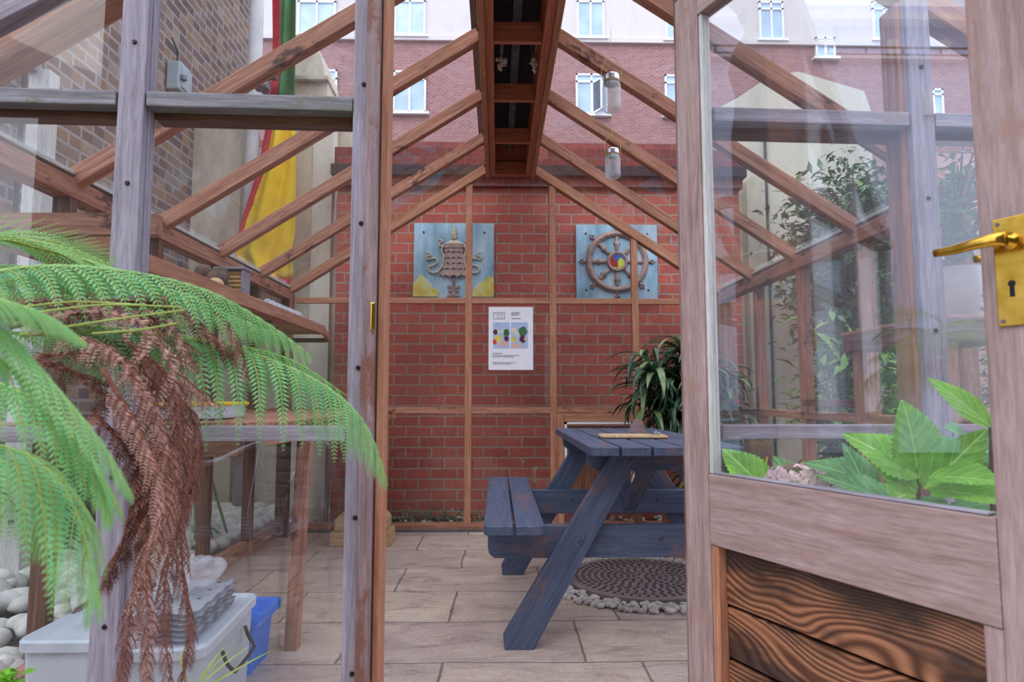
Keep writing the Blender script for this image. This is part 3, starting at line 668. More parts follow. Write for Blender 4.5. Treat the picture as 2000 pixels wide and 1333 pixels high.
for yy, s in ((2.53, 1), (3.56, -1)):
    y0, y1 = (yy, yy+.038); b0, b1 = (yy+.039, yy+.077) if s > 0 else (yy-.039, yy-.001)
    slab('leg', [(.088, 0.0), (.508, .734), (.385, .734), (.016, .085), (.020, .0)] [::1] and [(.140, 0), (.560, .734), (.447, .734), (.024, .05), (.030, 0)], y0, y1, 'wood_blue', pt)
    slab('leg', [(1.24-.144, 0), (1.24-.565, .734), (1.24-.445, .734), (1.24-.022, .06), (1.24-.028, 0)], b0+.0 if s < 0 else b1+.001, (b0+.0 if s < 0 else b1+.001)+.038 if False else (b1+.039 if s > 0 else b0+.0), 'wood_blue', pt) if s > 0 else slab('leg', [(1.24-.144, 0), (1.24-.565, .734), (1.24-.445, .734), (1.24-.022, .06), (1.24-.028, 0)], y0, y1, 'wood_blue', pt)
    slab('seat_beam', [(-.035, .452), (1.275, .452), (1.275, .36), (1.25, .328), (-.01, .328), (-.03, .345), (-.035, .37)], b0, b1, 'wood_blue', pt)
    slab('top_beam', [(.352, .732), (.888, .732), (.888, .69), (.85, .660), (.39, .660), (.358, .685)], b0, b1, 'wood_blue', pt)
    if s > 0:
        for q in ((.322, .395), (.64, .398), (.14, .42), (.52, .70)): bolt(q[0], (y0-.002 if q[0] in (.322, .52) else b0-.002), q[1], pt)
    else:
        for q in ((.40, .40), (.86, .40)): bolt(q[0], b0-.002, q[1], pt)
beam('brace', (.62, 2.62, .70), (.62, 3.1, .43), .06, .035, 'wood_blue', pt); beam('brace', (.62, 3.5, .70), (.62, 3.1, .43), .06, .035, 'wood_blue', pt)
box('centre_cleat', (.42, 3.02, .70), (.84, 3.09, .734), 'wood_blue', pt)
box('seat_cleat', (0.03, 3.06, .425), (.11, 3.12, .455), 'wood_blue', pt); box('seat_cleat', (1.10, 3.06, .425), (1.2, 3.12, .455), 'wood_blue', pt)

# clipboard and small stand
cb = thing('clipboard', 'thin pale wooden clipboard lying flat on the picnic table', 'clipboard', (.60, 2.9, .769))
o = board_xy('board', -.145, .145, -.09, .09, .0008, .012, 'wood_pale', None, ('fl', 'fr', 'bl', 'br'), .02); o.parent = cb; o.matrix_basis = Matrix.Rotation(math.radians(-4), 4, 'Z') @ o.matrix_basis
g = bmesh.new(); bbox(g, (.10, 0, .0155), (.03, .07, .006), .002); tube(g, [(.105, -.03, .02), (.118, -.028, .024), (.118, .028, .024), (.105, .03, .02)], .002)
o = fromb('clip', g, 'chrome', None); o.parent = cb
g = bmesh.new(); prism(g, [(-.045, 0), (.045, 0), (.018, .072), (-.006, .075)], -.03, .03); o = fromb('card_holder', g, 'wood_jamb'); o.location = (.66, 3.08, .769)
tag(o, 'small wedge shaped wooden card holder standing behind the clipboard', 'card holder')

# ------------------------------------------------------------------ wall plaques
YP = WY
def plaque(name, label, px0, px1, py0, py1):
    a, b_ = at(px0, py1, YP-.03), at(px1, py0, YP-.03); c = (a+b_)/2
    t_ = thing(name, label, 'wall plaque', (c.x, YP-.03, c.z)); w_, h_ = b_.x-a.x, b_.z-a.z
    g = bmesh.new(); bbox(g, (0, .015, 0), (w_, .028, h_), .004); o = fromb('panel', g, 'plaque_blue'); o.parent = t_
    for sx in (-1, 1):
        for sz in (-1, 1):
            g = bmesh.new(); bmesh.ops.create_uvsphere(g, u_segments=8, v_segments=6, radius=.008); o2 = fromb('fixing', g, 'screw'); o2.parent = t_; o2.location = (sx*w_*.38, -.001, sz*h_*.38)
    return t_, w_, h_
def rel(par, name, g, mat, smooth=True): o = fromb(name, g, mat, smooth=smooth); o.parent = par; return o
pw_, W1, H1 = plaque('wheel_plaque', 'square blue wall plaque with a bronze eight spoked wheel and coloured hub', 1126, 1283, 440, 584)
sc = W1/1407*1.20; R0 = W1*.375; cx, cz = 0, -.0
def torus(g, R, r, yq, seg=64, ms=10):
    rows = []
    for i in range(seg):
        a = 2*math.pi*i/seg; rows.append([g.verts.new(((R+r*math.cos(b))*math.cos(a), yq+r*.8*math.sin(b), (R+r*math.cos(b))*math.sin(a))) for b in [2*math.pi*k/ms for k in range(ms)]])
    for i in range(seg):
        for k in range(ms): g.faces.new((rows[i][k], rows[(i+1) % seg][k], rows[(i+1) % seg][(k+1) % ms], rows[i][(k+1) % ms]))
    bmesh.ops.recalc_face_normals(g, faces=g.faces)
g = bmesh.new(); torus(g, R0*.93, R0*.075, -.014); torus(g, R0*1.0, R0*.03, -.012); torus(g, R0*.86, R0*.03, -.012); rel(pw_, 'rim', g, 'bronze')
def yl(g, prof, seg=20, yoff=0):     # lathe about Y
    n0 = len(g.verts); lathe(g, prof, seg); g.verts.ensure_lookup_table()
    bmesh.ops.transform(g, matrix=Matrix.Translation((0, yoff, 0)) @ Matrix.Rotation(math.pi/2, 4, 'X'), verts=g.verts[n0:])
g = bmesh.new(); yl(g, [(R0*.34, 0), (R0*.34, .018), (R0*.31, .026), (R0*.27, .024), (R0*.25, .018), (0.0, .018)], 40); rel(pw_, 'hub', g, 'bronze')
for j, mt in enumerate(('gem_blue', 'gem_yellow', 'gem_red')):
    g = bmesh.new(); Rg = R0*.235; n = 24; pts = []
    # swirled third: outer arc then curl back
    a0 = math.radians(110-120*j); outer = [(Rg*math.cos(a0-i*2*math.pi/3/n), Rg*math.sin(a0-i*2*math.pi/3/n)) for i in range(n+1)]
    def curl(a, rev):
        q = [(Rg*(k/10)*math.cos(a+1.1*math.sin(math.pi*(k/10))), Rg*(k/10)*math.sin(a+1.1*math.sin(math.pi*(k/10)))) for k in range(11)]
        return q[::-1] if rev else q
    pts = curl(a0, False)[:-1]+outer+curl(a0-2*math.pi/3, True)[1:-1]
    va = [g.verts.new((p[0], -.0195, p[1])) for p in pts]; fc = g.faces.new(va); bmesh.ops.triangulate(g, faces=[fc])
    bmesh.ops.solidify(g, geom=g.faces[:], thickness=-.006); bmesh.ops.recalc_face_normals(g, faces=g.faces); rel(pw_, 'hub_swirl', g, mt, False)
for k in range(8):
    g = bmesh.new(); L0, L1 = R0*.33, R0*.90
    prof = [(R0*.035, L0), (R0*.07, L0+.02), (R0*.06, L0+(L1-L0)*.35), (R0*.13, L0+(L1-L0)*.52), (R0*.05, L0+(L1-L0)*.60), (R0*.075, L0+(L1-L0)*.68), (R0*.04, L1)]
    lathe(g, prof, 10); bmesh.ops.transform(g, matrix=Matrix.Translation((0, -.008, 0)) @ Matrix.Rotation(math.pi/4*k, 4, 'Y') @ Matrix.Diagonal((1, .55, 1, 1)), verts=g.verts)
    rel(pw_, 'spoke', g, 'bronze')
    g = bmesh.new()
    for u, s_ in ((1.09, .05), (1.17, .045), (1.25, .03)):
        for dv in ((-.045, .045) if u == 1.17 else (0,)):
            r_ = bmesh.ops.create_uvsphere(g, u_segments=10, v_segments=8, radius=R0*s_)['verts']; bmesh.ops.transform(g, matrix=Matrix.Rotation(math.pi/4*k, 4, 'Y') @ Matrix.Translation((dv*R0, -.008, R0*(u-.02))), verts=r_)
    rel(pw_, 'finial', g, 'bronze')
pb_, W2, H2 = plaque('banner_plaque', 'square blue wall plaque with a raised bronze tiered banner between gold clouds', 807, 965, 437, 583)
def U(px, py): return V(((px-707)/1481*200*WY/F, -.012, -(py-665)/1481*200*WY/F))   # measured on the plaque
g = bmesh.new()
prof = [(U(860, 0).x-U(707, 0).x, 0)]
tiers = [(430, 480, 145, 142), (480, 545, 140, 143), (545, 630, 142, 152), (630, 705, 152, 163), (705, 785, 163, 178), (785, 880, 178, 205)]
k_ = 200/1481*WY/F
for (y0, y1, r0, r1) in tiers:
    rows = []
    for (yy, rr) in ((y0, r0-6), ((y0+y1)/2, (r0+r1)/2+4), (y1, r1+14)):
        row = []
        for i in range(49):
            a = math.pi*i/48; sc_ = abs(math.sin(a*6+.0)) if y0 >= 480 else 1
            dz = (1-sc_)*26 if yy == y1 and y0 >= 480 else 0
            row.append(g.verts.new((-math.cos(a)*rr*k_, -.002-math.sin(a)*.030*(rr/180)-.003*sc_, -(yy-dz-665+math.sin(a)*(yy-430)*.06)*k_)))
        rows.append(row)
    for j in range(2):
        for i in range(48): g.faces.new((rows[j][i], rows[j+1][i], rows[j+1][i+1], rows[j][i+1]))
bmesh.ops.recalc_face_normals(g, faces=g.faces); rel(pb_, 'banner_tiers', g, 'bronze')
g = bmesh.new(); lathe(g, [(150*k_, 0), (140*k_, 14*k_), (60*k_, 60*k_), (40*k_, 70*k_)], 32); bmesh.ops.transform(g, matrix=Matrix.Translation((0, -.004, -(430-665)*k_)) @ Matrix.Diagonal((1, .3, 1, 1)), verts=g.verts); rel(pb_, 'canopy_top', g, 'bronze_pale')
g = bmesh.new(); lathe(g, [(40*k_, 0), (30*k_, 30*k_), (50*k_, 60*k_), (28*k_, 80*k_), (52*k_, 110*k_), (30*k_, 140*k_), (40*k_, 160*k_), (12*k_, 185*k_), (22*k_, 200*k_), (0, 222*k_)], 20)
bmesh.ops.transform(g, matrix=Matrix.Translation((0, -.006, -(362-665)*k_)) @ Matrix.Diagonal((1, .5, 1, 1)), verts=g.verts); rel(pb_, 'crown', g, 'bronze_pale')
g = bmesh.new(); tube(g, [(0, -.008, -(890-665)*k_), (0, -.008, -(1040-665)*k_)], 18*k_, 10); rel(pb_, 'shaft', g, 'bronze')
g = bmesh.new()
for rr, zz, n_, up_ in ((95, 1060, 7, 1), (70, 1120, 6, 1), (100, 1180, 9, -1)):
    for i in range(n_):
        a = -1.25+2.5*i/(n_-1); r_ = bmesh.ops.create_uvsphere(g, u_segments=8, v_segments=6, radius=1)['verts']
        bmesh.ops.transform(g, matrix=Matrix.Translation((rr*k_*.75*math.sin(a), -.010-.012*math.cos(a), -(zz-665)*k_)) @ Matrix.Rotation(a*.8*up_, 4, 'Y') @ Matrix.Diagonal((13*k_, .004, 38*k_, 1)), verts=r_)
rel(pb_, 'lotus_base', g, 'bronze')
for sx in (-1, 1):
    g = bmesh.new(); P = [(555, 440), (530, 520), (560, 620), (540, 740), (490, 820), (410, 850), (350, 820), (350, 760), (410, 740), (465, 700), (450, 640), (390, 640), (330, 650), (310, 610), (370, 600), (360, 560), (285, 545)]
    tube(g, catmull([(sx*-(707-x)*k_ if sx > 0 else (707-x)*k_, -.012, -(y-665)*k_) for x, y in P], 70), [14*k_]*5+[15*k_]*60+[8*k_]*5, 8); rel(pb_, 'ribbon', g, 'bronze_pale')
    g = bmesh.new(); tube(g, catmull([(sx*(707-x)*-k_, -.012, -(y-665)*k_) for x, y in ((580, 420), (540, 440), (510, 460), (500, 410), (545, 380), (480, 355))], 24), 13*k_, 8); rel(pb_, 'ribbon', g, 'bronze_pale')
for sgn, P in ((-1, [(118, 1200), (118, 1010), (170, 950), (210, 880), (270, 900), (330, 960), (370, 1000), (400, 1060), (470, 1090), (495, 1140), (480, 1200)]), (1, [(1290, 1200), (1290, 920), (1210, 890), (1160, 960), (1080, 990), (1020, 1040), (985, 1110), (960, 1200)])):
    g = bmesh.new(); prism(g, [((x-707)*k_, -(y-665)*k_) for x, y in P], -.008, .002); bmesh.ops.bevel(g, geom=g.edges[:], offset=.003, segments=1, affect='EDGES'); rel(pb_, 'cloud', g, 'gold_patina', False)

# ------------------------------------------------------------------ menu poster on the rear glass
YQ = YE-.012
pa, pb2 = at(954, 723, YQ), at(1041, 600, YQ)
po = thing('menu_poster', 'white printed menu sheet with two food photographs taped to the rear glass', 'poster', ((pa.x+pb2.x)/2, YQ, (pa.z+pb2.z)/2))
pwid, phgt = pb2.x-pa.x, pb2.z-pa.z
def PQ(u, v): return V((pa.x+(u-138)/820*pwid, YQ-.001, pb2.z-(v-103)/1165*phgt))
g = bmesh.new(); bbox(g, ((pa.x+pb2.x)/2, YQ+.0008, (pa.z+pb2.z)/2), (pwid, .0012, phgt)); fromb('sheet', g, 'paper', po, Matrix.Identity(4))
lg = bmesh.new()
for a, b_ in (((225, 205), (435, 211)), ((225, 325), (435, 331)), ((225, 205), (231, 331)), ((429, 205), (435, 331))):
    p, q = PQ(*a), PQ(*b_); bbox(lg, (p+q)/2, (abs(q.x-p.x), .0006, abs(p.z-q.z)))
fromb('logo_frame', lg, 'ink', po, Matrix.Identity(4))
ts = pwid/820
text('logo_text', 'C A F E', 44*ts, PQ(262, 258), 'ink', po); text('logo_text', '1 8 1 2', 38*ts, PQ(285, 310), 'ink', po)
text('heading', 'SEASONAL\nSPECIALS', 36*ts, PQ(550, 225), 'ink', po); text('subheading', 'TAKE AWAY', 32*ts, PQ(555, 330), 'ink', po)
text('body_text', 'All day menu', 34*ts, PQ(215, 972), 'ink', po)
text('body_text', 'Fresh salads and seasonal plates, served daily\nfrom 12 noon with bread and butter', 27*ts, PQ(215, 1008), 'ink', po)
text('body_text', 'Please ask at the counter to place your\norder if you have any allergies', 27*ts, PQ(215, 1140), 'ink', po)
random.seed(3)
for (x0, x1, itm) in ((222, 525, [(262, 570, 45, 'food_plum'), (465, 585, 60, 'food_green'), (330, 560, 30, 'food_cream'), (395, 550, 28, 'food_cream'), (310, 690, 62, 'food_yellow'), (250, 750, 40, 'food_red'), (465, 690, 48, 'food_plum'), (340, 800, 36, 'food_peach'), (430, 780, 48, 'food_peach')]),
                   (552, 862, [(610, 540, 52, 'food_cream'), (770, 560, 85, 'food_green'), (650, 600, 40, 'food_cream'), (600, 710, 52, 'food_yellow'), (770, 700, 62, 'food_plum'), (600, 820, 42, 'food_peach'), (710, 815, 44, 'food_peach'), (820, 700, 30, 'food_peach')])):
    p, q = PQ(x0, 392), PQ(x1, 868); g = bmesh.new(); bbox(g, (p+q)/2, (abs(q.x-p.x), .0004, abs(p.z-q.z))); ph = fromb('photo', g, 'photo_blue', po, Matrix.Identity(4))
    for k, (u, v, r_, mt) in enumerate(itm):
        g = bmesh.new(); c = PQ(u, v)+V((0, -.0003-.00008*k, 0)); n = 14
        va = [g.verts.new(c+V((math.cos(a), 0, math.sin(a)*1.15))*r_*ts*random.uniform(.8, 1.1)) for a in [2*math.pi*i/n for i in range(n)]]; g.faces.new(va); fromb('food', g, mt, ph, Matrix.Identity(4))

# ------------------------------------------------------------------ hanging jars
def jar(name, label, px, py_top, py_bot, wpx, Y, roofat):
    a, b_ = at(px, py_bot, Y), at(px, py_top, Y); Hj = b_.z-a.z; R = wpx/2*Y/F
    t_ = thing(name, label, 'hanging jar', (a.x, Y, a.z), group=None)
    g = bmesh.new(); out = [(R*.72, 0), (R*.92, Hj*.03), (R, Hj*.12), (R, Hj*.62), (R*.95, Hj*.72), (R*.78, Hj*.80), (R*.78, Hj*.86)]
    lathe(g, out, 28, caps=True); fromb('glass_body', g, 'glass_jar', t_, Matrix.Translation(t_.location), smooth=True)
    g = bmesh.new(); lathe(g, [(R*.80, Hj*.84), (R*.84, Hj*.845), (R*.84, Hj*.97), (R*.80, Hj)], 28); fromb('screw_lid', g, 'chrome', t_, Matrix.Translation(t_.location), smooth=False)
    g = bmesh.new(); lathe(g, [(R*.80, Hj*.74), (R*.80, Hj*.84)], 20); fromb('solar_insert', g, 'black_paint', t_, Matrix.Translation(t_.location))
    g = bmesh.new(); tube(g, catmull([(-R*.9, 0, Hj*.82), (-R*1.08, 0, Hj*1.12), (-R*.75, 0, Hj*1.35), (0, 0, Hj*1.5), (R*.75, 0, Hj*1.35), (R*1.08, 0, Hj*1.12), (R*.9, 0, Hj*.82)], 28), .0014, 6)
    lathe(g, [(R*.86, Hj*.80), (R*.86, Hj*.83)], 20, caps=False); fromb('wire_handle', g, 'bamboo', t_, Matrix.Translation(t_.location))
    g = bmesh.new(); tube(g, [(0, 0, Hj*1.49), (0, 0, roofat-a.z)], .0008, 5); fromb('string', g, 'bamboo', t_, Matrix.Translation(t_.location)); return t_
def rz_(x): return ZE+.0+(2.60-ZE)*(EX1-x)/(EX1-RXR)
jar('hanging_jar', 'larger nearer clear glass jar lantern hanging on a wire loop from the roof', 1195, 147, 218, 38, 2.62, 2.50)
jar('hanging_jar', 'smaller farther clear glass jar lantern hanging low near the rear glass', 1197, 292, 348, 31, 3.30, 2.50)
# dried blooms in the ridge duct
for k, (px, py, lab) in enumerate(((978, 122, 'left bunch of pale dried flowers hanging inside the dark ridge duct'), (1044, 124, 'right bunch of pale dried flowers hanging inside the dark ridge duct'))):
    Y = 3.25; c = at(px, py, Y); t_ = thing('dried_flower_bunch', lab, 'dried flowers', c); random.seed(k)
    g = bmesh.new()
    for i in range(7): tube(g, [V((random.uniform(-.012, .012), random.uniform(-.01, .01), .01)), V((random.uniform(-.02, .02), random.uniform(-.02, .02), .10)), V((0, 0, 2.80-c.z))], .0012, 5)
    fromb('stems', g, 'dried_bloom', t_, Matrix.Translation(c)); g = bmesh.new()
    for i in range(16):
        r_ = bmesh.ops.create_icosphere(g, subdivisions=1, radius=random.uniform(.007, .013))['verts']; bmesh.ops.transform(g, matrix=Matrix.Translation((random.uniform(-.025, .025), random.uniform(-.02, .02), random.uniform(-.035, .02))) @ Matrix.Diagonal((1, 1, random.uniform(.8, 1.8), 1)), verts=r_)
    fromb('flower_heads', g, 'dried_bloom', t_, Matrix.Translation(c))

# ------------------------------------------------------------------ prayer banner
def banner():
    Y = 5.05; g = bmesh.new(); rows = []
    L = [(0, 533), (60, 532), (130, 530), (190, 521), (240, 516), (330, 500), (430, 470), (490, 456), (530, 476), (556, 520)]
    Rr = [(0, 577), (190, 577), (330, 577), (460, 577), (500, 568), (530, 576), (556, 570)]
    B1 = [(0, 548), (150, 547), (190, 545), (230, 535), (330, 517), (430, 480), (500, 455), (556, 500)]   # red / next
    def ip(T, y):
        for (a, x), (b, x2) in zip(T, T[1:]):
            if a <= y <= b: return x+(x2-x)*(y-a)/(b-a)
        return T[0][1] if y < T[0][0] else T[-1][1]
    ys = list(range(-60, 557, 11)); nu = 64
    for y in ys:
        row = []
        for i in range(nu+1):
            u = i/nu; x = ip(L, y)+(ip(Rr, y)-ip(L, y))*u; p = at(x, y, Y)
            row.append(g.verts.new(p+V((0, .035*math.sin(u*9+y*.004)+.02*math.sin(u*17+y*.01), 0))))
        rows.append(row)
    mats = ['cloth_red', 'cloth_green', 'cloth_yellow']; parts = [bmesh.new() for _ in mats]
    t_ = thing('prayer_banner', 'long hanging cloth banner in red, green and yellow against the pale wall', 'banner', at(550, 560, Y))
    quads = {0: [], 1: [], 2: []}
    for j in range(len(ys)-1):
        for i in range(nu):
            y = ys[j]; x = ip(L, y)+(ip(Rr, y)-ip(L, y))*((i+.5)/nu)
            m = 0 if x < ip(B1, y) else (1 if (y < 185+max(0, (x-545))*0.2 and x > 543) else 2)
            if y > 543: m = 0
            quads[m].append([rows[j][i].co.copy(), rows[j+1][i].co.copy(), rows[j+1][i+1].co.copy(), rows[j][i+1].co.copy()])
    g.free()
    for k, nm in enumerate(('red_panel', 'green_panel', 'yellow_panel')):
        b = bmesh.new()
        for q in quads[k]: b.faces.new([b.verts.new(c) for c in q])
        bmesh.ops.remove_doubles(b, verts=b.verts, dist=1e-5); bmesh.ops.solidify(b, geom=b.faces[:], thickness=.006); fromb(nm, b, mats[k], t_, Matrix.Identity(4), smooth=True)
    g = bmesh.new(); tube(g, [at(548, -70, Y)+V((-.3, .02, .02)), at(548, -70, Y)+V((.3, .02, .02))], .012, 8); fromb('hanging_rod', g, 'bamboo', t_, Matrix.Identity(4))
banner()
# drainpipe
g = bmesh.new(); a, b_ = at(491, 560, 5.18), at(491, -80, 5.18); x = at(492, 300, 5.18).x
tube(g, [(x, 5.18, 0), (x, 5.18, b_.z+1.5)], .055, 18); dp = fromb('drainpipe', g, 'pipe_white', smooth=True); tag(dp, 'thick off white vertical drainpipe between the stock brick wall and the banner', 'drainpipe')
# floodlight and junction box
c = at(512, 165, 4.95); t_ = thing('floodlight', 'small grey outdoor floodlight fixed beside the drainpipe', 'lamp', c)
g = bmesh.new(); bbox(g, c, (.11, .09, .09), .012); fromb('housing', g, 'lamp_grey', t_, Matrix.Identity(4))
g = bmesh.new(); bbox(g, c+V((.02, .0, .065)), (.17, .10, .02), .004); fromb('hood', g, 'lamp_grey', t_, Matrix.Identity(4))
g = bmesh.new(); lathe(g, [(.03, 0), (.036, .01), (.03, .02), (0, .022)], 18); bmesh.ops.transform(g, matrix=Matrix.Translation(c+V((.02, -.045, .0))) @ Matrix.Rotation(math.pi/2, 4, 'X'), verts=g.verts); fromb('lens', g, 'pipe_white', t_, Matrix.Identity(4))
g = bmesh.new(); tube(g, catmull([c+V((-.05, 0, 0)), at(480, 170, 4.95), at(468, 178, 4.97), at(455, 184, 4.99), at(420, 186, 5.0)], 20), .005, 6); fromb('cable', g, 'black_paint', t_, Matrix.Identity(4))
g = bmesh.new(); bbox(g, c+V((-.01, .09, -.02)), (.03, .12, .03)); fromb('bracket', g, 'lamp_grey', t_, Matrix.Identity(4))
Yj = 2.5/((971-325)/1270)*.985
c = at(324, 156, Yj); c.x = -2.44; t_ = thing('junction_box', 'pale grey electrical box mounted on the stock brick wall', 'electrical box', c)
g = bmesh.new(); bbox(g, c, (.10, .18, .22), .015); fromb('casing', g, 'plastic_grey', t_, Matrix.Identity(4))
g = bmesh.new(); bbox(g, c+V((.055, .01, 0)), (.012, .15, .17), .004); fromb('cover', g, 'plastic_grey', t_, Matrix.Identity(4))
g = bmesh.new(); tube(g, [c+V((.0, -.03, .11)), c+V((.01, -.05, .2)), c+V((-.03, -.07, .3))], .007, 6); fromb('cable', g, 'black_paint', t_, Matrix.Identity(4))
g = bmesh.new(); q = c+V((.065, -.06, -.03)); lathe(g, [(.025, 0), (.025, .03), (.012, .04)], 12, q); fromb('gland', g, 'lamp_grey', t_, Matrix.Identity(4))
g = bmesh.new(); cx_ = at(92, 100, 3.3); tube(g, [V((-2.47, 3.32, .3)), V((-2.47, 3.32, 2.4)), V((-2.465, 3.35, 4.5))], .012, 6)
tag(fromb('wall_cable', g, 'black_paint'), 'black cable running vertically up the stock brick wall behind the timber post', 'cable')
# timber post and brace outside left
px0 = at(62, 300, 3.2)
t_ = thing('timber_post', 'pale green weathered timber post with a brace in front of the stock brick wall', 'post', (at(68, 250, 3.2).x, 3.2, 0))
box('post', (at(50, 250, 3.2).x, 3.2, 0), (at(90, 250, 3.2).x, 3.28, at(70, 135, 3.2).z), 'wood_white', t_)
pp = at(72, 140, 3.25); beam('brace', pp, at(10, 75, 2.9), .05, .05, 'wood_grey_green', t_)
beam('top_beam', V((-2.45, 2.5, 2.35)), V((-2.45, 3.1, 2.35)), .05, .08, 'wood_grey_green', t_)

# ------------------------------------------------------------------ bench, shelf, staging
bn = thing('potting_bench', 'long cedar potting bench running down the left side of the greenhouse', 'bench', (-1.1, 3.3, 0))
for i in range(6): 
    x0 = -1.49+i*.13; box('top_board', (x0, 2.2+.0*i, .845), (x0+.122, 4.66, .865), 'wood_cedar_stained', bn)
beam('front_bearer', (-.75, 2.2, .815), (-.75, 4.63, .815), .03, .05, 'wood_cedar', bn)
for yy in (2.57, 4.55):
    a = at(590, 1248, 2.55)
    beam('leg', (-.775, yy, 0), (-.745 if yy < 3 else -.775, yy, .79), .05, .05, 'wood_cedar_stained', bn, up=V((0, 1, 0)))
    box('leg_back', (-1.47, yy-.02, 0), (-1.42, yy+.02, .79), 'wood_dark', bn)
box('crosspiece', (-1.49, 2.14, .755), (at(470, 888, 2.16).x, 2.18, .835), 'wood_dark', bn)
box('crosspiece_bearer', (-1.49, 4.50, .80), (-.70, 4.53, .843), 'wood_cedar', bn)
sh = thing('eaves_shelf', 'narrow cedar display shelf fixed high along the left greenhouse wall', 'shelf', (-1.35, 3.2, 1.4))
for i in range(2): box('shelf_board', (-1.48+i*.14, 1.85, 1.385), (-1.345+i*.14, 4.58, 1.402), 'wood_cedar', sh)
beam('front_edge', (-1.185, 1.80, 1.40), (-1.185, 4.45, 1.40), .022, .06, 'wood_cedar', sh)
beam('front_edge_end', (-1.185, 4.45, 1.395), (-1.20, 4.64, 1.36), .022, .045, 'wood_cedar', sh)
box('end_board', (-1.49, 1.745, 1.385), (-.92, 1.775, 1.445), 'wood_cedar_stained', sh)
for yy in (2.3, 3.5, 4.6): box('bracket', (-1.49, yy-.015, 1.33), (-1.2, yy+.015, 1.36), 'wood_dark', sh)
# things on the eaves shelf
c = at(418, 532, 3.4); c = V((-1.28, 3.15, 1.403)); t_ = thing('insect_house', 'small ribbed bamboo insect house on the high left shelf', 'insect house', c)
for k in range(7):
    g = bmesh.new(); tube(g, [(-.055, -.03, .014+k*.021), (.05, -.03, .014+k*.021)], .0095, 10); fromb('bamboo_tube', g, 'bamboo', t_, Matrix.Translation(c))
g = bmesh.new(); bbox(g, (0, .01, .078), (.13, .06, .155), .002); bbox(g, (.06, -.02, .078), (.012, .06, .155), .002); bbox(g, (0, -.01, .16), (.15, .1, .012), .002); fromb('casing', g, 'wood_grey', t_, Matrix.Translation(c))
def shelf_item(name, lab, cat, loc, fn, mat):
    g = bmesh.new(); fn(g); o = fromb(name, g, mat, smooth=True); o.location = loc; return tag(o, lab, cat)
shelf_item('wood_slice', 'round slice of log leaning beside the bamboo insect house', 'wood slice', (-1.26, 2.9, 1.442), lambda g: (lathe(g, [(.038, -.008), (.04, 0), (.038, .008)], 16), bmesh.ops.transform(g, matrix=Matrix.Rotation(1.4, 4, 'X'), verts=g.verts)), 'wood_pale')
def knob(g):
    random.seed(5)
    for k in range(9):
        r_ = bmesh.ops.create_icosphere(g, subdivisions=2, radius=random.uniform(.03, .05))['verts']; bmesh.ops.transform(g, matrix=Matrix.Translation((random.uniform(-.03, .03), random.uniform(-.05, .05), random.uniform(.05, .12))), verts=r_)
shelf_item('driftwood_piece', 'knobbly brown driftwood lump on the high left shelf', 'driftwood', (-1.31, 3.0, 1.398), knob, 'bark')
c = V((-1.27, 3.72, 1.403)); t_ = thing('seed_tray', 'clear plastic seed tray with bubble lid on the high left shelf', 'tray', c)
g = bmesh.new(); bbox(g, (0, 0, .02), (.16, .62, .036), .008); fromb('base', g, 'plastic_clear', t_, Matrix.Translation(c)); g = bmesh.new()
for i in range(9):
    for j in range(3):
        r_ = bmesh.ops.create_uvsphere(g, u_segments=10, v_segments=6, radius=.026)['verts']; bmesh.ops.transform(g, matrix=Matrix.Translation((-.05+j*.05, -.27+i*.067, .04)), verts=r_)
fromb('bubble_lid', g, 'plastic_bag', t_, Matrix.Translation(c), smooth=True)
# yellow rimmed tray on the bench
c = V((-1.10, 2.45, .866)); t_ = thing('propagator_tray', 'clear tray with a yellow rim on the potting bench behind the fern', 'tray', c)
g = bmesh.new(); bbox(g, (0, 0, .03), (.22, .3, .05), .01); fromb('tray', g, 'plastic_clear', t_, Matrix.Translation(c))
g = bmesh.new(); bbox(g, (0, -.15, .058), (.24, .012, .012), .003); bbox(g, (0, .15, .058), (.24, .012, .012), .003); bbox(g, (-.11, 0, .058), (.012, .29, .012), .003); bbox(g, (.11, 0, .058), (.012, .29, .012), .003); fromb('rim', g, 'cloth_yellow', t_, Matrix.Translation(c))
# footstool
c = V((-.865, 4.33, 0)); t_ = thing('footstool', 'low pale wooden footstool with chamfered ends near the rear left corner', 'footstool', c)
for nm, z0, z1, e in (('top', .10, .20, .02), ('base', .0, .098, .0)):
    g = bmesh.new(); hw = .165+e-.02
    prism(g, [(-hw, z0), (hw, z0), (hw, z1-.03) if nm == 'top' else (hw, z1), (hw-.03, z1), (-hw+.03, z1), (-hw, z1-.03)] if nm == 'top' else [(-.19, z0), (.19, z0), (.19, z1), (-.19, z1)], -.1, .1); bmesh.ops.bevel(g, geom=g.edges[:], offset=.006, segments=2, affect='EDGES'); fromb(nm, g, 'wood_pale', t_, Matrix.Translation(c))
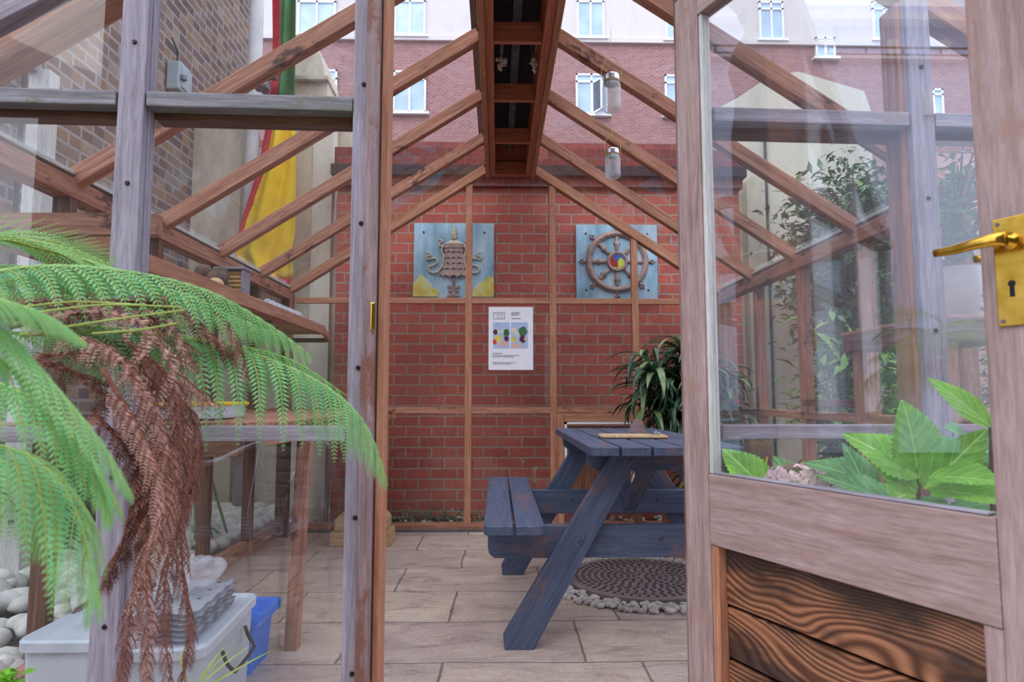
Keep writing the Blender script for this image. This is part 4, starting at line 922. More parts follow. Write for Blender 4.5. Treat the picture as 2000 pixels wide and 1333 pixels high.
# ------------------------------------------------------------------ storage boxes
def rrect(hx, hy, r, n=5):
    P = []
    for sx, sy, a0 in ((1, -1, -90), (1, 1, 0), (-1, 1, 90), (-1, -1, 180)):
        for k in range(n+1):
            a = math.radians(a0+90*k/n); P.append((sx*(hx-r)+r*math.cos(a), sy*(hy-r)+r*math.sin(a)))
    return P
def tub(g, spec):
    prev = None
    for (hx, hy, r, z) in spec:
        ring = [g.verts.new((x, y, z)) for x, y in rrect(hx, hy, r)]
        if prev:
            n = len(ring)
            for k in range(n): g.faces.new((prev[k], prev[(k+1) % n], ring[(k+1) % n], ring[k]))
        else: g.faces.new(ring[::-1])
        prev = ring
    return prev
def storage(name, lab, c, hx, hy, hz, rz, lid):
    t_ = thing(name, lab, 'storage box', c, rz); m = Matrix.Translation(c) @ Matrix.Rotation(rz, 4, 'Z')
    g = bmesh.new(); tub(g, [(hx*.86, hy*.88, .03, .0), (hx*.93, hy*.94, .03, hz*.9), (hx*.93-.004, hy*.94-.004, .03, hz*.9), (hx*.86-.004, hy*.88-.004, .03, .006)]); g.verts.ensure_lookup_table(); fromb('tub', g, 'plastic_clear', t_, m, smooth=False)
    g = bmesh.new(); last = tub(g, [(hx*.93+.001, hy*.94+.001, .03, hz*.88), (hx, hy, .035, hz*.90), (hx*1.01, hy*1.01, .036, hz*.98), (hx*.97, hy*.98, .034, hz)])
    g.faces.new(last) if lid else None
    if not lid:
        n = len(last); r2 = [g.verts.new((x, y, hz*.97)) for x, y in rrect(hx*.9, hy*.92, .03)]
        for k in range(n): g.faces.new((last[k], last[(k+1) % n], r2[(k+1) % n], r2[k]))
        g.faces.new(r2)
    fromb('lid', g, 'plastic_lid', t_, m); g = bmesh.new()
    P = [(hx+.0, -.10, hz*.80), (hx+.012, -.10, hz*.70), (hx+.03, -.095, hz*.62), (hx+.034, -.07, hz*.60), (hx+.034, .07, hz*.60), (hx+.03, .095, hz*.62), (hx+.012, .10, hz*.70), (hx, .10, hz*.80)]
    tube(g, catmull(P, 40), .0055, 8); fromb('handle', g, 'black_paint', t_, m, smooth=True); return t_, m
storage('storage_box', 'translucent lidded storage box at far left behind the green fern tips', (-1.165, 2.03, 0), .112, .22, .305, 0, True)
b2, m2 = storage('storage_box', 'translucent storage box with black handle holding stacked cup carriers', (-.895, 1.985, 0), .125, .24, .305, math.radians(4), False)
g = bmesh.new(); c = V((-1.0, 2.42, 0)); last = tub(g, [(.155, .1, .02, 0), (.165, .115, .02, .16)]); tub(g, [(.165, .115, .02, .15), (.19, .135, .025, .165), (.19, .135, .025, .195), (.18, .125, .022, .197), (.165, .115, .02, .19), (.15, .10, .02, .02)])
tag(fromb('blue_crate', g, 'blue_plastic', None, Matrix.Translation(c)), 'bright blue plastic crate half hidden behind the clear storage box', 'crate')
cs = Matrix.Translation(V((-.885, 1.96, .299))) @ Matrix.Rotation(math.radians(4), 4, 'Z')
for k in range(6):
    g = bmesh.new(); hx, hy = .075, .165; nx_, ny_ = 14, 28; rows = []
    for j in range(ny_+1):
        rows.append([g.verts.new((-hx+2*hx*i/nx_, -hy+2*hy*j/ny_, .004+.0035*math.cos(2*math.pi*i/nx_*2)*math.cos(2*math.pi*j/ny_*4))) for i in range(nx_+1)])
    for j in range(ny_):
        for i in range(nx_): g.faces.new((rows[j][i], rows[j][i+1], rows[j+1][i+1], rows[j+1][i]))
    bmesh.ops.solidify(g, geom=g.faces[:], thickness=.005); bmesh.ops.bevel(g, geom=[], offset=.001, affect='EDGES') if False else None
    o = fromb('cup_carrier', g, 'carton_grey', None, cs @ Matrix.Translation((.004*math.sin(k*2), .003*k-.01, .008+k*.0125)), smooth=True)
    tag(o, ['lowest of six', 'second lowest of six', 'third from bottom of six', 'fourth from bottom of six', 'fifth from bottom of six', 'topmost of six'][k]+' stacked grey pulp cup carriers on the storage box', 'cup carrier', 'stacked cup carriers')
g = bmesh.new(); bmesh.ops.create_icosphere(g, subdivisions=4, radius=1); 
for v in g.verts:
    n_ = noise.noise(v.co*2.2)*.45+noise.noise(v.co*6)*.12; v.co = V((v.co.x*.07, v.co.y*.13, max(-.2, v.co.z)*.055))*(1+n_)
bag = fromb('plastic_bag', g, 'plastic_bag', None, Matrix.Translation((-.92, 2.03, .405)), smooth=True); tag(bag, 'crumpled clear plastic bag lying on top of the cup carriers', 'plastic bag')

# ------------------------------------------------------------------ manhole and pebbles in the floor
MC = V((.74, 3.42, 0))
g = bmesh.new(); lathe(g, [(.47, .0), (.47, .003), (0, .003)], 40, (MC.x, MC.y, .001)); tag(fromb('gravel_bed', g, 'soil'), kind='structure')
mh = thing('manhole_cover', 'round dark patterned manhole cover set in pebbles under the picnic table', 'manhole cover', (MC.x, MC.y, .004))
g = bmesh.new(); lathe(g, [(.385, 0), (.385, .022), (.375, .026), (.36, .022), (0, .022)], 56, (0, 0, 0)); fromb('disc', g, 'cover_stone', mh, Matrix.Translation((MC.x, MC.y, .004)))
g = bmesh.new()
for k in range(1, 11):
    n_ = int(k*5.2)
    for i in range(n_):
        a = 2*math.pi*i/n_+k*.4; r_ = k*.033; bbox(g, (r_*math.cos(a), r_*math.sin(a), .0245), (.018, .012, .006), 0, Matrix.Rotation(a, 3, 'Z'))
fromb('relief', g, 'cover_pattern', mh, Matrix.Translation((MC.x, MC.y, .004)))
def pebbles(name, n, fn, rmin, rmax, mat, seed, sub=1):
    random.seed(seed); g = bmesh.new()
    for i in range(n):
        p = fn(); s = random.uniform(rmin, rmax); r_ = bmesh.ops.create_icosphere(g, subdivisions=sub+1, radius=1)['verts']; q = V((random.random(), random.random(), random.random()))*50
        for v in r_: v.co = v.co*(1+.22*noise.noise(v.co*1.3+q))
        bmesh.ops.transform(g, matrix=Matrix.Translation(p) @ Matrix.Rotation(random.uniform(0, 6), 4, 'Z') @ Matrix.Rotation(random.uniform(-.4, .4), 4, 'X') @ Matrix.Diagonal((s, s*random.uniform(.65, .9), s*random.uniform(.5, .75), 1)), verts=r_)
    o = fromb(name, g, mat, smooth=True); return tag(o, kind='stuff')
def ringp():
    a = random.uniform(0, 2*math.pi); r_ = math.sqrt(random.uniform(.39**2, .50**2)); return V((MC.x+r_*math.cos(a), MC.y+r_*math.sin(a), random.uniform(.006, .016)))
tag(pebbles('pebbles', 620, ringp, .012, .026, 'pebble_small', 2, 0), 'small pale pebbles ringing the round manhole cover in the floor', 'pebbles')
def bedp():
    x = random.uniform(-2.45, -1.62); y = random.uniform(1.7, 5.2); return V((x, y, .02+.10*(-1.6-x)+random.uniform(0, .05)))
tag(pebbles('white_cobbles', 560, bedp, .045, .085, 'pebble_white', 4), 'bed of large white cobbles outside the left glass wall', 'cobbles')
g = bmesh.new(); bbox(g, (-2.1, 3.4, -.02), (.95, 3.6, .08)); tag(fromb('cobble_bed', g, 'soil'), kind='structure')
def backp(): return V((random.uniform(-1.6, 2.0), random.uniform(4.82, 5.08), random.uniform(0, .03)))
tag(pebbles('rear_gravel', 300, backp, .012, .035, 'pebble_small', 6, 0), 'strip of gravel between the rear glass and the red brick wall', 'gravel')

# ------------------------------------------------------------------ foliage helpers
def uvquadstrip(g, uvl, rows):
    for j in range(len(rows)-1):
        for i in range(len(rows[0][0])-1):
            f = g.faces.new((rows[j][0][i], rows[j][0][i+1], rows[j+1][0][i+1], rows[j+1][0][i]))
            uv = [(rows[j][1][i]), (rows[j][1][i+1]), (rows[j+1][1][i+1]), (rows[j+1][1][i])]
            for lp, q in zip(f.loops, uv): lp[uvl].uv = q
def leaf(g, uvl, base, d, nrm, L, W, curl=.3, fold=.25, serr=0, n=12, shape='ovate', m=4):
    """one blade with midrib; d direction, nrm upper side"""
    d = d.normalized(); s = d.cross(nrm).normalized(); nrm = s.cross(d).normalized(); rows = []; p = V(base); dd = d.copy()
    for j in range(n+1):
        t_ = j/n
        if shape == 'ovate': wv = math.sin(math.pi*min(1, t_**.72))**.85 if t_ < .999 else 0
        else: wv = min(1, t_*5)*(1-t_**3)
        wv = max(wv, .01)*W/2; nn = s.cross(dd).normalized()
        vs, us = [], []
        for i in range(-m, m+1):
            q = i/m; e = wv
            if serr and abs(i) == m: e = wv*(1+serr*(1 if j % 2 else -1))
            up_ = abs(q)*wv*fold*2 - (abs(q)**2)*wv*fold*1.2
            ripple = .03*W*math.sin(t_*9+q*4)
            vs.append(g.verts.new(p+s*q*e+nn*(up_+ripple*abs(q)))); us.append((.5+q*.5*(wv/(W/2)), t_))
        rows.append((vs, us)); p = p+dd*(L/n); dd = (dd-nn*(curl/n)).normalized() if True else dd
    uvquadstrip(g, uvl, rows)

# big potted strap leaved plant
pp_ = thing('potted_dracaena', 'large bushy plant with long drooping dark green leaves in the rear right corner', 'potted plant', (1.22, 4.25, 0))
g = bmesh.new(); lathe(g, [(.13, 0), (.17, .30), (.18, .32), (.165, .32), (.155, .27), (0, .27)], 28, (1.22, 4.25, 0)); fromb('pot', g, 'pot_terracotta', pp_, Matrix.Identity(4), smooth=True)
random.seed(12); gs = bmesh.new(); g1 = bmesh.new(); g2 = bmesh.new(); u1 = g1.loops.layers.uv.new('UVMap'); u2 = g2.loops.layers.uv.new('UVMap')
for k in range(25):
    a = random.uniform(0, 6.28); rr = random.uniform(.02, .36); top = V((1.22+rr*math.cos(a), 4.2+rr*.7*math.sin(a), random.uniform(.66, 1.36)-.35*rr))
    tube(gs, catmull([(1.22, 4.25, .27), (1.22+.3*(top.x-1.22), 4.25+.3*(top.y-4.25), .27+(top.z-.27)*.5), top], 8), .012, 6)
    for i in range(30):
        b_ = random.uniform(0, 6.28); el = random.uniform(-.1, 1.0); h0 = top-V((0, 0, random.uniform(0, .34)))
        d = V((math.cos(b_)*math.cos(el), math.sin(b_)*math.cos(el), math.sin(el)))
        gg, uu = (g1, u1) if random.random() < .82 else (g2, u2)
        leaf(gg, uu, h0, d, V((0, 0, 1)), random.uniform(.24, .40), random.uniform(.036, .054), random.uniform(1.3, 2.2), .3, 0, 8, 'strap', 1)
for g in (g1, g2):
    for v in g.verts: v.co.x = min(v.co.x, 1.625+.01*random.random()); v.co.y = min(v.co.y, 4.66+.02*random.random())
fromb('stems', gs, 'bark', pp_, Matrix.Identity(4)); fromb('leaves', g1, 'leaf_strap', pp_, Matrix.Identity(4), smooth=True); fromb('pale_leaves', g2, 'leaf_strap_pale', pp_, Matrix.Identity(4), smooth=True)

# patterned rolled parasol beside the table (seen through the door glass)
c = at(1478, 930, 3.9); c = V((at(1478, 900, 3.9).x, 3.9, 0)); t_ = thing('painted_post', 'carved wooden post painted with orange and blue streaks right of the table', 'painted post', c)
g = bmesh.new(); lathe(g, [(.10, 0), (.085, .02), (.06, .06), (.075, .3), (.09, .60), (.085, .66), (.05, .70), (0, .71)], 20, c); fromb('body', g, 'wood_dark', t_, Matrix.Identity(4), smooth=True)
for k, mt in enumerate(('food_peach', 'gem_blue', 'cloth_yellow', 'gem_red', 'gem_blue', 'food_peach')):
    g = bmesh.new(); a = -2.9+k*.5; pts = [c+V((math.cos(a+.6*q)*(.065+.028*q), math.sin(a+.6*q)*(.065+.028*q), .12+.48*q)) for q in [i/10 for i in range(11)]]
    tube(g, pts, [.004+.008*math.sin(math.pi*i/10) for i in range(11)], 6); fromb('painted_streak', g, mt, t_, Matrix.Identity(4))

# ------------------------------------------------------------------ plant stand + jade plant on the right
sx0, sx1, sy0, sy1, sz = 1.30, 1.60, 1.86, 2.42, 1.19
st = thing('plant_stand', 'tall slim cedar plant stand inside the right front corner carrying a white pot', 'plant stand', ((sx0+sx1)/2, (sy0+sy1)/2, 0))
box('top', (sx0, sy0, sz-.012), (sx1, sy1, sz), 'wood_cedar', st)
for a, b_ in (((sx0, sy0), (sx1, sy0+.022)), ((sx0, sy1-.022), (sx1, sy1)), ((sx0, sy0+.023), (sx0+.022, sy1-.023)), ((sx1-.022, sy0+.023), (sx1, sy1-.023))):
    box('apron', (a[0], a[1], sz-.075), (b_[0], b_[1], sz-.013), 'wood_dark', st)
for x, y in ((sx0+.025, sy0+.025), (sx1-.06, sy0+.025), (sx0+.025, sy1-.06), (sx1-.06, sy1-.06)): box('leg', (x, y, 0), (x+.036, y+.036, sz-.013), 'wood_cedar', st)
jx, jy = 1.47, 2.02
jp = thing('jade_plant', 'leafy jade plant in a tall white tapered pot on the plant stand', 'potted plant', (jx, jy, sz))
g = bmesh.new(); lathe(g, [(.05, 0), (.068, .165), (.068, .172), (.062, .172), (.060, .15), (0, .15)], 32, (jx, jy, sz+.0005)); fromb('pot', g, 'pot_white', jp, Matrix.Identity(4), smooth=True)
g = bmesh.new(); lathe(g, [(.0685, .168), (.070, .172), (.0685, .178), (.06, .178)], 32, (jx, jy, sz)); fromb('rust_rim', g, 'pot_terracotta', jp, Matrix.Identity(4))
def clump(centre, rad, n, size, seed, lmat, dmat, par, stemroot, nb=14, flat=.6, names=('branches', 'leaves'), lw=.5, vis=None, sr=.006):
    random.seed(seed); gb = bmesh.new(); gl_ = bmesh.new(); centre = V(centre); root = V(stemroot)
    for k in range(nb):
        while True:
            q = V((random.uniform(-1, 1), random.uniform(-1, 1), random.uniform(-1, 1)))
            if q.length < 1: break
        e = centre+V((q.x*rad[0], q.y*rad[1], q.z*rad[2])); mid = (root+e)/2+V((random.uniform(-.1, .1)*rad[0], random.uniform(-.1, .1)*rad[1], .1*rad[2]))
        pth = catmull([root, mid, e], 10); tube(gb, pth, [sr*(1.6-i*.13) for i in range(10)], 5)
        for i in range(n//nb):
            u = random.uniform(.25, 1.05); j = min(9, int(u*9)); b0 = pth[j]+V((random.gauss(0, .16)*rad[0], random.gauss(0, .16)*rad[1], random.gauss(0, .16)*rad[2]))
            d = V((random.uniform(-1, 1), random.uniform(-1, 1), random.uniform(-.6, .7))).normalized(); nr = (V((0, 0, 1))+V((random.uniform(-flat, flat), random.uniform(-flat, flat), 0))).normalized()
            s_ = d.cross(nr).normalized(); L = size*random.uniform(.6, 1.3); W = L*lw; nr = s_.cross(d)
            a = gl_.verts.new(b0); m1 = gl_.verts.new(b0+d*L*.5+s_*W*.5+nr*L*.08); t1 = gl_.verts.new(b0+d*L-nr*L*.12); m2_ = gl_.verts.new(b0+d*L*.5-s_*W*.5+nr*L*.08); mc = gl_.verts.new(b0+d*L*.52)
            for q3 in ((a, m1, mc), (m1, t1, mc), (t1, m2_, mc), (m2_, a, mc)): gl_.faces.new(q3)
    fromb(names[0], gb, dmat, par, Matrix.Identity(4)); return fromb(names[1], gl_, lmat, par, Matrix.Identity(4), smooth=True)
clump((jx-.03, jy, 1.60), (.16, .15, .24), 620, .035, 21, 'leaf_shrub_light', 'bark', jp, (jx, jy, sz+.15), 18, lw=.65)
# shrubs outside the right wall
t_ = thing('evergreen_tree', 'tall evergreen shrub with glossy leaves beyond the right glass wall', 'tree', (2.9, 4.9, 0))
g = bmesh.new(); tube(g, catmull([(2.75, 4.9, 0), (2.8, 4.9, .9), (2.75, 4.9, 1.7), (2.8, 4.9, 2.6)], 14), [.045-.002*i for i in range(14)], 8); fromb('trunk', g, 'bark', t_, Matrix.Identity(4))
clump((2.85, 4.9, 2.15), (.66, .45, .88), 12000, .085, 31, 'leaf_shrub', 'bark', t_, (2.75, 4.9, 1.0), 40, lw=.42, sr=.008)
clump((3.0, 4.75, 2.35), (.6, .4, .75), 1600, .085, 34, 'leaf_shrub_light', 'bark', t_, (2.75, 4.9, 1.3), 12, names=('upper_branches', 'pale_leaves'), lw=.42)
t_ = thing('laurel_bush', 'lower laurel bush with long pointed leaves in front of the pale wall', 'bush', (2.55, 4.5, 0))
clump((2.45, 4.5, 1.12), (.70, .3, .46), 1000, .15, 32, 'leaf_shrub_light', 'bark', t_, (2.55, 4.5, .2), 18, lw=.34)
t_ = thing('hedge', 'dark low hedge outside along the right glass wall', 'hedge', (3.0, 4.0, 0))
clump((3.0, 3.9, .38), (1.1, .5, .42), 3600, .08, 33, 'leaf_hedge', 'bark', t_, (3.0, 3.9, 0), 30, lw=.5)
t_ = thing('garden_bush', 'mid green bush beyond the tree at the far right', 'bush', (4.6, 5.2, 0))
clump((4.5, 5.2, 1.2), (.9, .5, 1.2), 2400, .10, 36, 'leaf_shrub', 'bark', t_, (4.5, 5.2, 0), 24, lw=.45)
t_ = thing('wall_weed', 'small straggly green weeds growing at the foot of the red wall', 'weed', (-.6, 4.98, 0))
clump((-.4, 4.97, .06), (.9, .06, .08), 900, .035, 40, 'leaf_shrub', 'bark', t_, (-.4, 4.98, 0), 24, sr=.001)
t_ = thing('wall_ferns', 'sparse sprigs on the red wall right of centre above the gravel', 'weed', (.2, 5.0, .1))
clump((.22, 5.0, .30), (.22, .04, .16), 120, .035, 41, 'leaf_shrub', 'bark', t_, (.25, 5.0, .0), 10, sr=.001)
t_ = thing('garden_climber', 'dark leafy climber on the brick wall behind the left cobble bed', 'climber', (-2.3, 3.9, 0))
clump((-2.35, 3.9, .5), (.12, .9, .45), 900, .07, 43, 'leaf_hedge', 'bark', t_, (-2.35, 3.9, .1), 20, sr=.003)
g = bmesh.new()
for k in range(3): tube(g, catmull([V((-1.75+.05*k, 3.9+.1*k, .12)), V((-1.8, 4.0, .5+.1*k)), V((-1.78, 4.15, .3)), V((-1.85, 4.3, .14)), V((-1.7, 4.1-.1*k, .12))], 40), .008, 6)
tag(fromb('garden_hose', g, 'leaf_shrub', smooth=True), 'coiled green hose on the cobbles outside the left glass', 'hose')

# ------------------------------------------------------------------ hydrangea between the door and the front wall
hy = thing('hydrangea', 'hydrangea with broad bright green toothed leaves and a faded pink bloom', 'shrub', (1.02, 1.30, 0))
def hleaf(base, tip, W, nrm, mat='leaf_hydrangea', curl=.35, fold=.3, nm='leaf'):
    g = bmesh.new(); uvl = g.loops.layers.uv.new('UVMap'); b0 = at(*base); t1 = at(*tip); d = (t1-b0); L = d.length
    leaf(g, uvl, b0, d+V(nrm).normalized()*L*curl*.45, V(nrm), L*1.05, W, curl, fold, .07, 30, 'ovate', 4); fromb(nm, g, mat, hy, Matrix.Identity(4), smooth=True)
hleaf((1790, 915, 1.20), (1768, 790, 1.16), .092, (-.2, -1, .35))
hleaf((1795, 935, 1.20), (1652, 850, 1.27), .095, (-.1, -.75, .8))
hleaf((1790, 965, 1.20), (1690, 880, 1.24), .070, (.1, -.9, .4))
hleaf((1805, 955, 1.20), (1925, 848, 1.12), .080, (.2, -.8, .6))
hleaf((1800, 905, 1.22), (1885, 858, 1.2), .062, (0, -.5, .8), 'leaf_hydrangea_dark')
hleaf((1815, 935, 1.16), (1950, 935, 1.06), .085, (.1, -.8, .7))
hleaf((1820, 960, 1.16), (1975, 975, 1.05), .085, (.1, -.8, .7))
hleaf((1935, 835, 1.08), (1818, 742, 1.14), .042, (-.3, -.9, .4))
hleaf((1900, 870, 1.35), (1850, 835, 1.32), .07, (0, -.6, .8), 'leaf_hydrangea_dark')
hleaf((1880, 900, 1.34), (1975, 870, 1.30), .10, (0, -.6, .8), 'leaf_hydrangea_dark')
hleaf((1720, 955, 1.34), (1575, 905, 1.42), .10, (0, -.5, .9), 'leaf_hydrangea_dark')
hleaf((1740, 985, 1.28), (1600, 930, 1.36), .08, (0, -.5, .9), 'leaf_hydrangea_dark')
hleaf((1560, 960, 1.46), (1512, 893, 1.50), .07, (0, -.8, .6), 'leaf_hydrangea_dark')
hleaf((1500, 965, 1.50), (1414, 880, 1.57), .09, (-.1, -.9, .5))
hleaf((1760, 985, 1.22), (1850, 1010, 1.14), .10, (0, -.4, .9), 'leaf_hydrangea_dark')
hleaf((1850, 990, 1.2), (1940, 1030, 1.14), .10, (0, -.4, .9), 'leaf_hydrangea_dark')
hleaf((1700, 980, 1.34), (1650, 870, 1.37), .07, (.1, -.8, .5), 'leaf_hydrangea_dark')
hleaf((1880, 960, 1.3), (1960, 905, 1.3), .08, (0, -.7, .7), 'leaf_hydrangea_dark')
hleaf((1640, 1000, 1.32), (1560, 975, 1.40), .09, (0, -.5, .9), 'leaf_hydrangea_dark')
hleaf((1700, 1010, 1.3), (1780, 960, 1.32), .10, (0, -.5, .9), 'leaf_hydrangea')
hleaf((1840, 900, 1.3), (1900, 980, 1.22), .08, (0, -.5, .9), 'leaf_hydrangea')
for a, b_ in (((1795, 1100, 1.22), (1795, 900, 1.20)), ((1860, 1100, 1.26), (1880, 870, 1.32)), ((1500, 1100, 1.52), (1497, 955, 1.50)), ((1720, 1100, 1.34), (1715, 960, 1.33)), ((1940, 1050, 1.18), (1934, 828, 1.10)), ((1555, 1100, 1.47), (1555, 945, 1.46))):
    g = bmesh.new(); p = at(*a); q = at(*b_); tube(g, [V((p.x, p.y, .02)), p, q], [.005, .0045, .003], 6); fromb('stem', g, 'bark', hy, Matrix.Identity(4))
fc = at(1555, 930, 1.45); random.seed(9); g = bmesh.new()
for i in range(42):
    a = random.uniform(0, 6.28); el = random.uniform(-.1, 1.5); n_ = V((math.cos(a)*math.cos(el), math.sin(a)*math.cos(el), math.sin(el)*.55)); c0 = fc+V((n_.x*.064, n_.y*.05, n_.z*.05-.01)); nn = n_.normalized(); u = nn.orthogonal().normalized(); w3 = nn.cross(u); s_ = random.uniform(.012, .018)
    for k in range(4):
        th = k*math.pi/2+a; d = u*math.cos(th)+w3*math.sin(th); e = u*math.cos(th+math.pi/2)+w3*math.sin(th+math.pi/2)
        g.faces.new([g.verts.new(c0), g.verts.new(c0+d*s_*.6+e*s_*.55+nn*.003), g.verts.new(c0+d*s_*1.2+nn*random.uniform(-.003, .005)), g.verts.new(c0+d*s_*.6-e*s_*.55+nn*.003)])
fromb('bloom', g, 'flower_pink', hy, Matrix.Identity(4))

# ------------------------------------------------------------------ tree fern in the left foreground
tf = thing('tree_fern', 'tree fern with long green fronds and a curtain of dead brown fronds at left', 'fern', (-1.12, 1.05, 0))
def frond(ctrl, plen, n, mat, stem, name, side=(1, 1), lean=.35, droop=.5, pl=.03, npn=22, up=V((0, 0, 1)), jit=0.0, seed=1, prof=None, t0=.0, hang=V((0, 0, -1)), curl=0.0, sr=.004):
    random.seed(seed); P = catmull([at(*c) for c in ctrl], n+4); spc = sum((P[i+1]-P[i]).length for i in range(len(P)-1))/(len(P)-1); pl = min(pl, spc*(.95 if jit else .60)); gs_ = bmesh.new(); tube(gs_, P, [sr*(1-.75*i/(len(P)-1)) for i in range(len(P))], 6); g_ = bmesh.new()
    for i in range(2, n+3):
        t_ = i/(n+3)
        if t_ < t0: continue
        T = (P[min(i+1, len(P)-1)]-P[i-1]).normalized(); S = T.cross(up).normalized(); Nn = S.cross(T).normalized()
        pr = prof(t_) if prof else min(1, .45+1.6*t_)*max(0, (1-t_))**.62*1.15
        for si, sg in ((0, 1), (1, -1)):
            if side[si] <= 0: continue
            L = plen*pr*side[si]*random.uniform(.9, 1.08); d = (S*sg+T*(lean+jit*random.uniform(-1, 1))+Nn*jit*random.uniform(-1, 1)).normalized(); p = P[i].copy(); m = npn; st_ = L/m; pts = []; 
            for k in range(m+1):
                pts.append((p.copy(), d.copy())); p = p+d*st_; d = (d+hang*(droop*1.6/m)*(1+curl*k/m)).normalized()
            tube(gs_, [q[0] for q in pts[::3]], [sr*.35*(1-.8*j/len(pts[::3])) for j in range(len(pts[::3]))], 4, caps=False)
            for k in range(1, m+1):
                u = k/m; q, dd = pts[k]; lat = T-dd*T.dot(dd)
                if lat.length < .15: lat = dd.cross(Nn)
                lat.normalize(); nn = lat.cross(dd).normalized(); l = pl*(max(0, 1-u))**.75*(.55+.45*min(1, u*6))*min(1, .45+pr)*random.uniform(.85, 1.1)+.002
                w_ = min(st_*.80, l*.7)
                for s2 in (1, -1):
                    e = (lat*s2+dd*.42+nn*(jit*random.uniform(-1.3, 1.3))).normalized(); cu = nn*(-l*(.18+jit))
                    a = g_.verts.new(q-dd*w_*.25); b = g_.verts.new(q+e*l*.5+dd*w_*.35+cu*.25); c = g_.verts.new(q+e*l+cu+dd*w_*.3); d_ = g_.verts.new(q+e*l*.5-dd*w_*.45+cu*.25)
                    g_.faces.new((a, b, c, d_)) if s2 > 0 else g_.faces.new((a, d_, c, b))
    fr_ = fromb(name, g_, mat, tf, Matrix.Identity(4)); fromb('rachis', gs_, stem, fr_, Matrix.Identity(4), smooth=True)
G, GD, S1 = 'fern_green', 'fern_green_deep', 'fern_stem'
# upper arching fronds
frond([(-120, 560, 1.05), (60, 522, 1.10), (240, 530, 1.18), (400, 568, 1.26), (520, 632, 1.32), (612, 700, 1.38)], .20, 20, G, S1, 'frond', lean=1.0, droop=1.6, pl=.032, npn=19, seed=1)
frond([(-140, 590, 1.15), (40, 545, 1.22), (220, 548, 1.30), (360, 575, 1.36), (470, 625, 1.40), (560, 660, 1.44)], .20, 19, GD, S1, 'frond', lean=.9, droop=.9, pl=.032, npn=17, seed=2)
# the big lower right frond
frond([(40, 655, 1.10), (200, 648, 1.20), (360, 662, 1.28), (520, 700, 1.32), (640, 758, 1.36), (712, 830, 1.38), (758, 950, 1.40)], .30, 19, G, S1, 'frond', side=(1, .8), lean=.6, droop=2.6, pl=.040, npn=25, seed=3)
frond([(60, 640, 1.2), (220, 640, 1.28), (400, 665, 1.36), (560, 700, 1.42), (680, 775, 1.46)], .20, 16, GD, S1, 'frond', lean=.7, droop=1.8, pl=.034, npn=18, seed=4)
# top left frond pointing back
frond([(-150, 500, 1.30), (-40, 462, 1.34), (60, 470, 1.38), (150, 490, 1.42), (222, 520, 1.46)], .17, 17, GD, S1, 'frond', lean=1.0, droop=-.1, pl=.03, npn=16, seed=5, up=V((0, -.7, 1)))
frond([(-150, 520, 1.10), (-20, 468, 1.16), (90, 490, 1.22), (200, 520, 1.28), (290, 548, 1.3)], .19, 20, G, S1, 'frond', lean=1.0, droop=.4, pl=.03, npn=16, seed=6)
frond([(-140, 600, 1.25), (0, 575, 1.3), (150, 580, 1.36), (300, 605, 1.4), (420, 640, 1.44)], .20, 24, G, S1, 'frond', lean=.6, droop=.7, pl=.028, npn=20, seed=7)
frond([(-140, 540, 1.35), (0, 520, 1.4), (150, 535, 1.44), (280, 560, 1.47)], .2, 20, G, S1, 'frond', lean=.6, droop=.7, pl=.028, npn=20, seed=17)
frond([(-140, 660, 1.3), (0, 650, 1.33), (150, 660, 1.36), (300, 700, 1.38), (380, 760, 1.4)], .22, 20, GD, S1, 'frond', lean=.6, droop=1.0, pl=.03, npn=20, seed=18)
# near, softly focused fronds
frond([(-160, 560, .62), (-60, 600, .64), (30, 670, .66), (120, 770, .68), (200, 870, .70), (262, 975, .72)], .12, 12, G, S1, 'frond', lean=1.3, droop=.8, pl=.022, npn=16, seed=8, sr=.003)
frond([(-200, 560, .60), (-80, 570, .62), (20, 592, .64), (100, 622, .66), (170, 672, .68)], .07, 20, G, S1, 'frond', lean=1.1, droop=.8, pl=.016, npn=16, seed=9, sr=.003)
frond([(-200, 640, .66), (-80, 660, .67), (20, 720, .68), (110, 820, .70), (180, 920, .71), (218, 1025, .72)], .12, 11, GD, S1, 'frond', lean=1.3, droop=.9, pl=.022, npn=16, seed=10, sr=.003)
frond([(-160, 870, .72), (-60, 862, .73), (40, 884, .74), (110, 935, .75), (152, 1010, .75), (174, 1100, .76), (192, 1200, .76)], .19, 11, G, S1, 'frond', lean=.85, droop=1.5, pl=.032, npn=22, seed=11, sr=.003)
frond([(-180, 760, .80), (-60, 740, .82), (50, 770, .84), (140, 840, .86), (200, 930, .88), (235, 1010, .88)], .17, 11, GD, S1, 'frond', lean=.9, droop=1.2, pl=.03, npn=20, seed=12, sr=.003)
frond([(-180, 960, .9), (-60, 900, .9), (20, 910, .9), (80, 980, .9), (100, 1080, .9)], .16, 18, GD, S1, 'frond', lean=.7, droop=1.0, pl=.026, npn=20, seed=13)
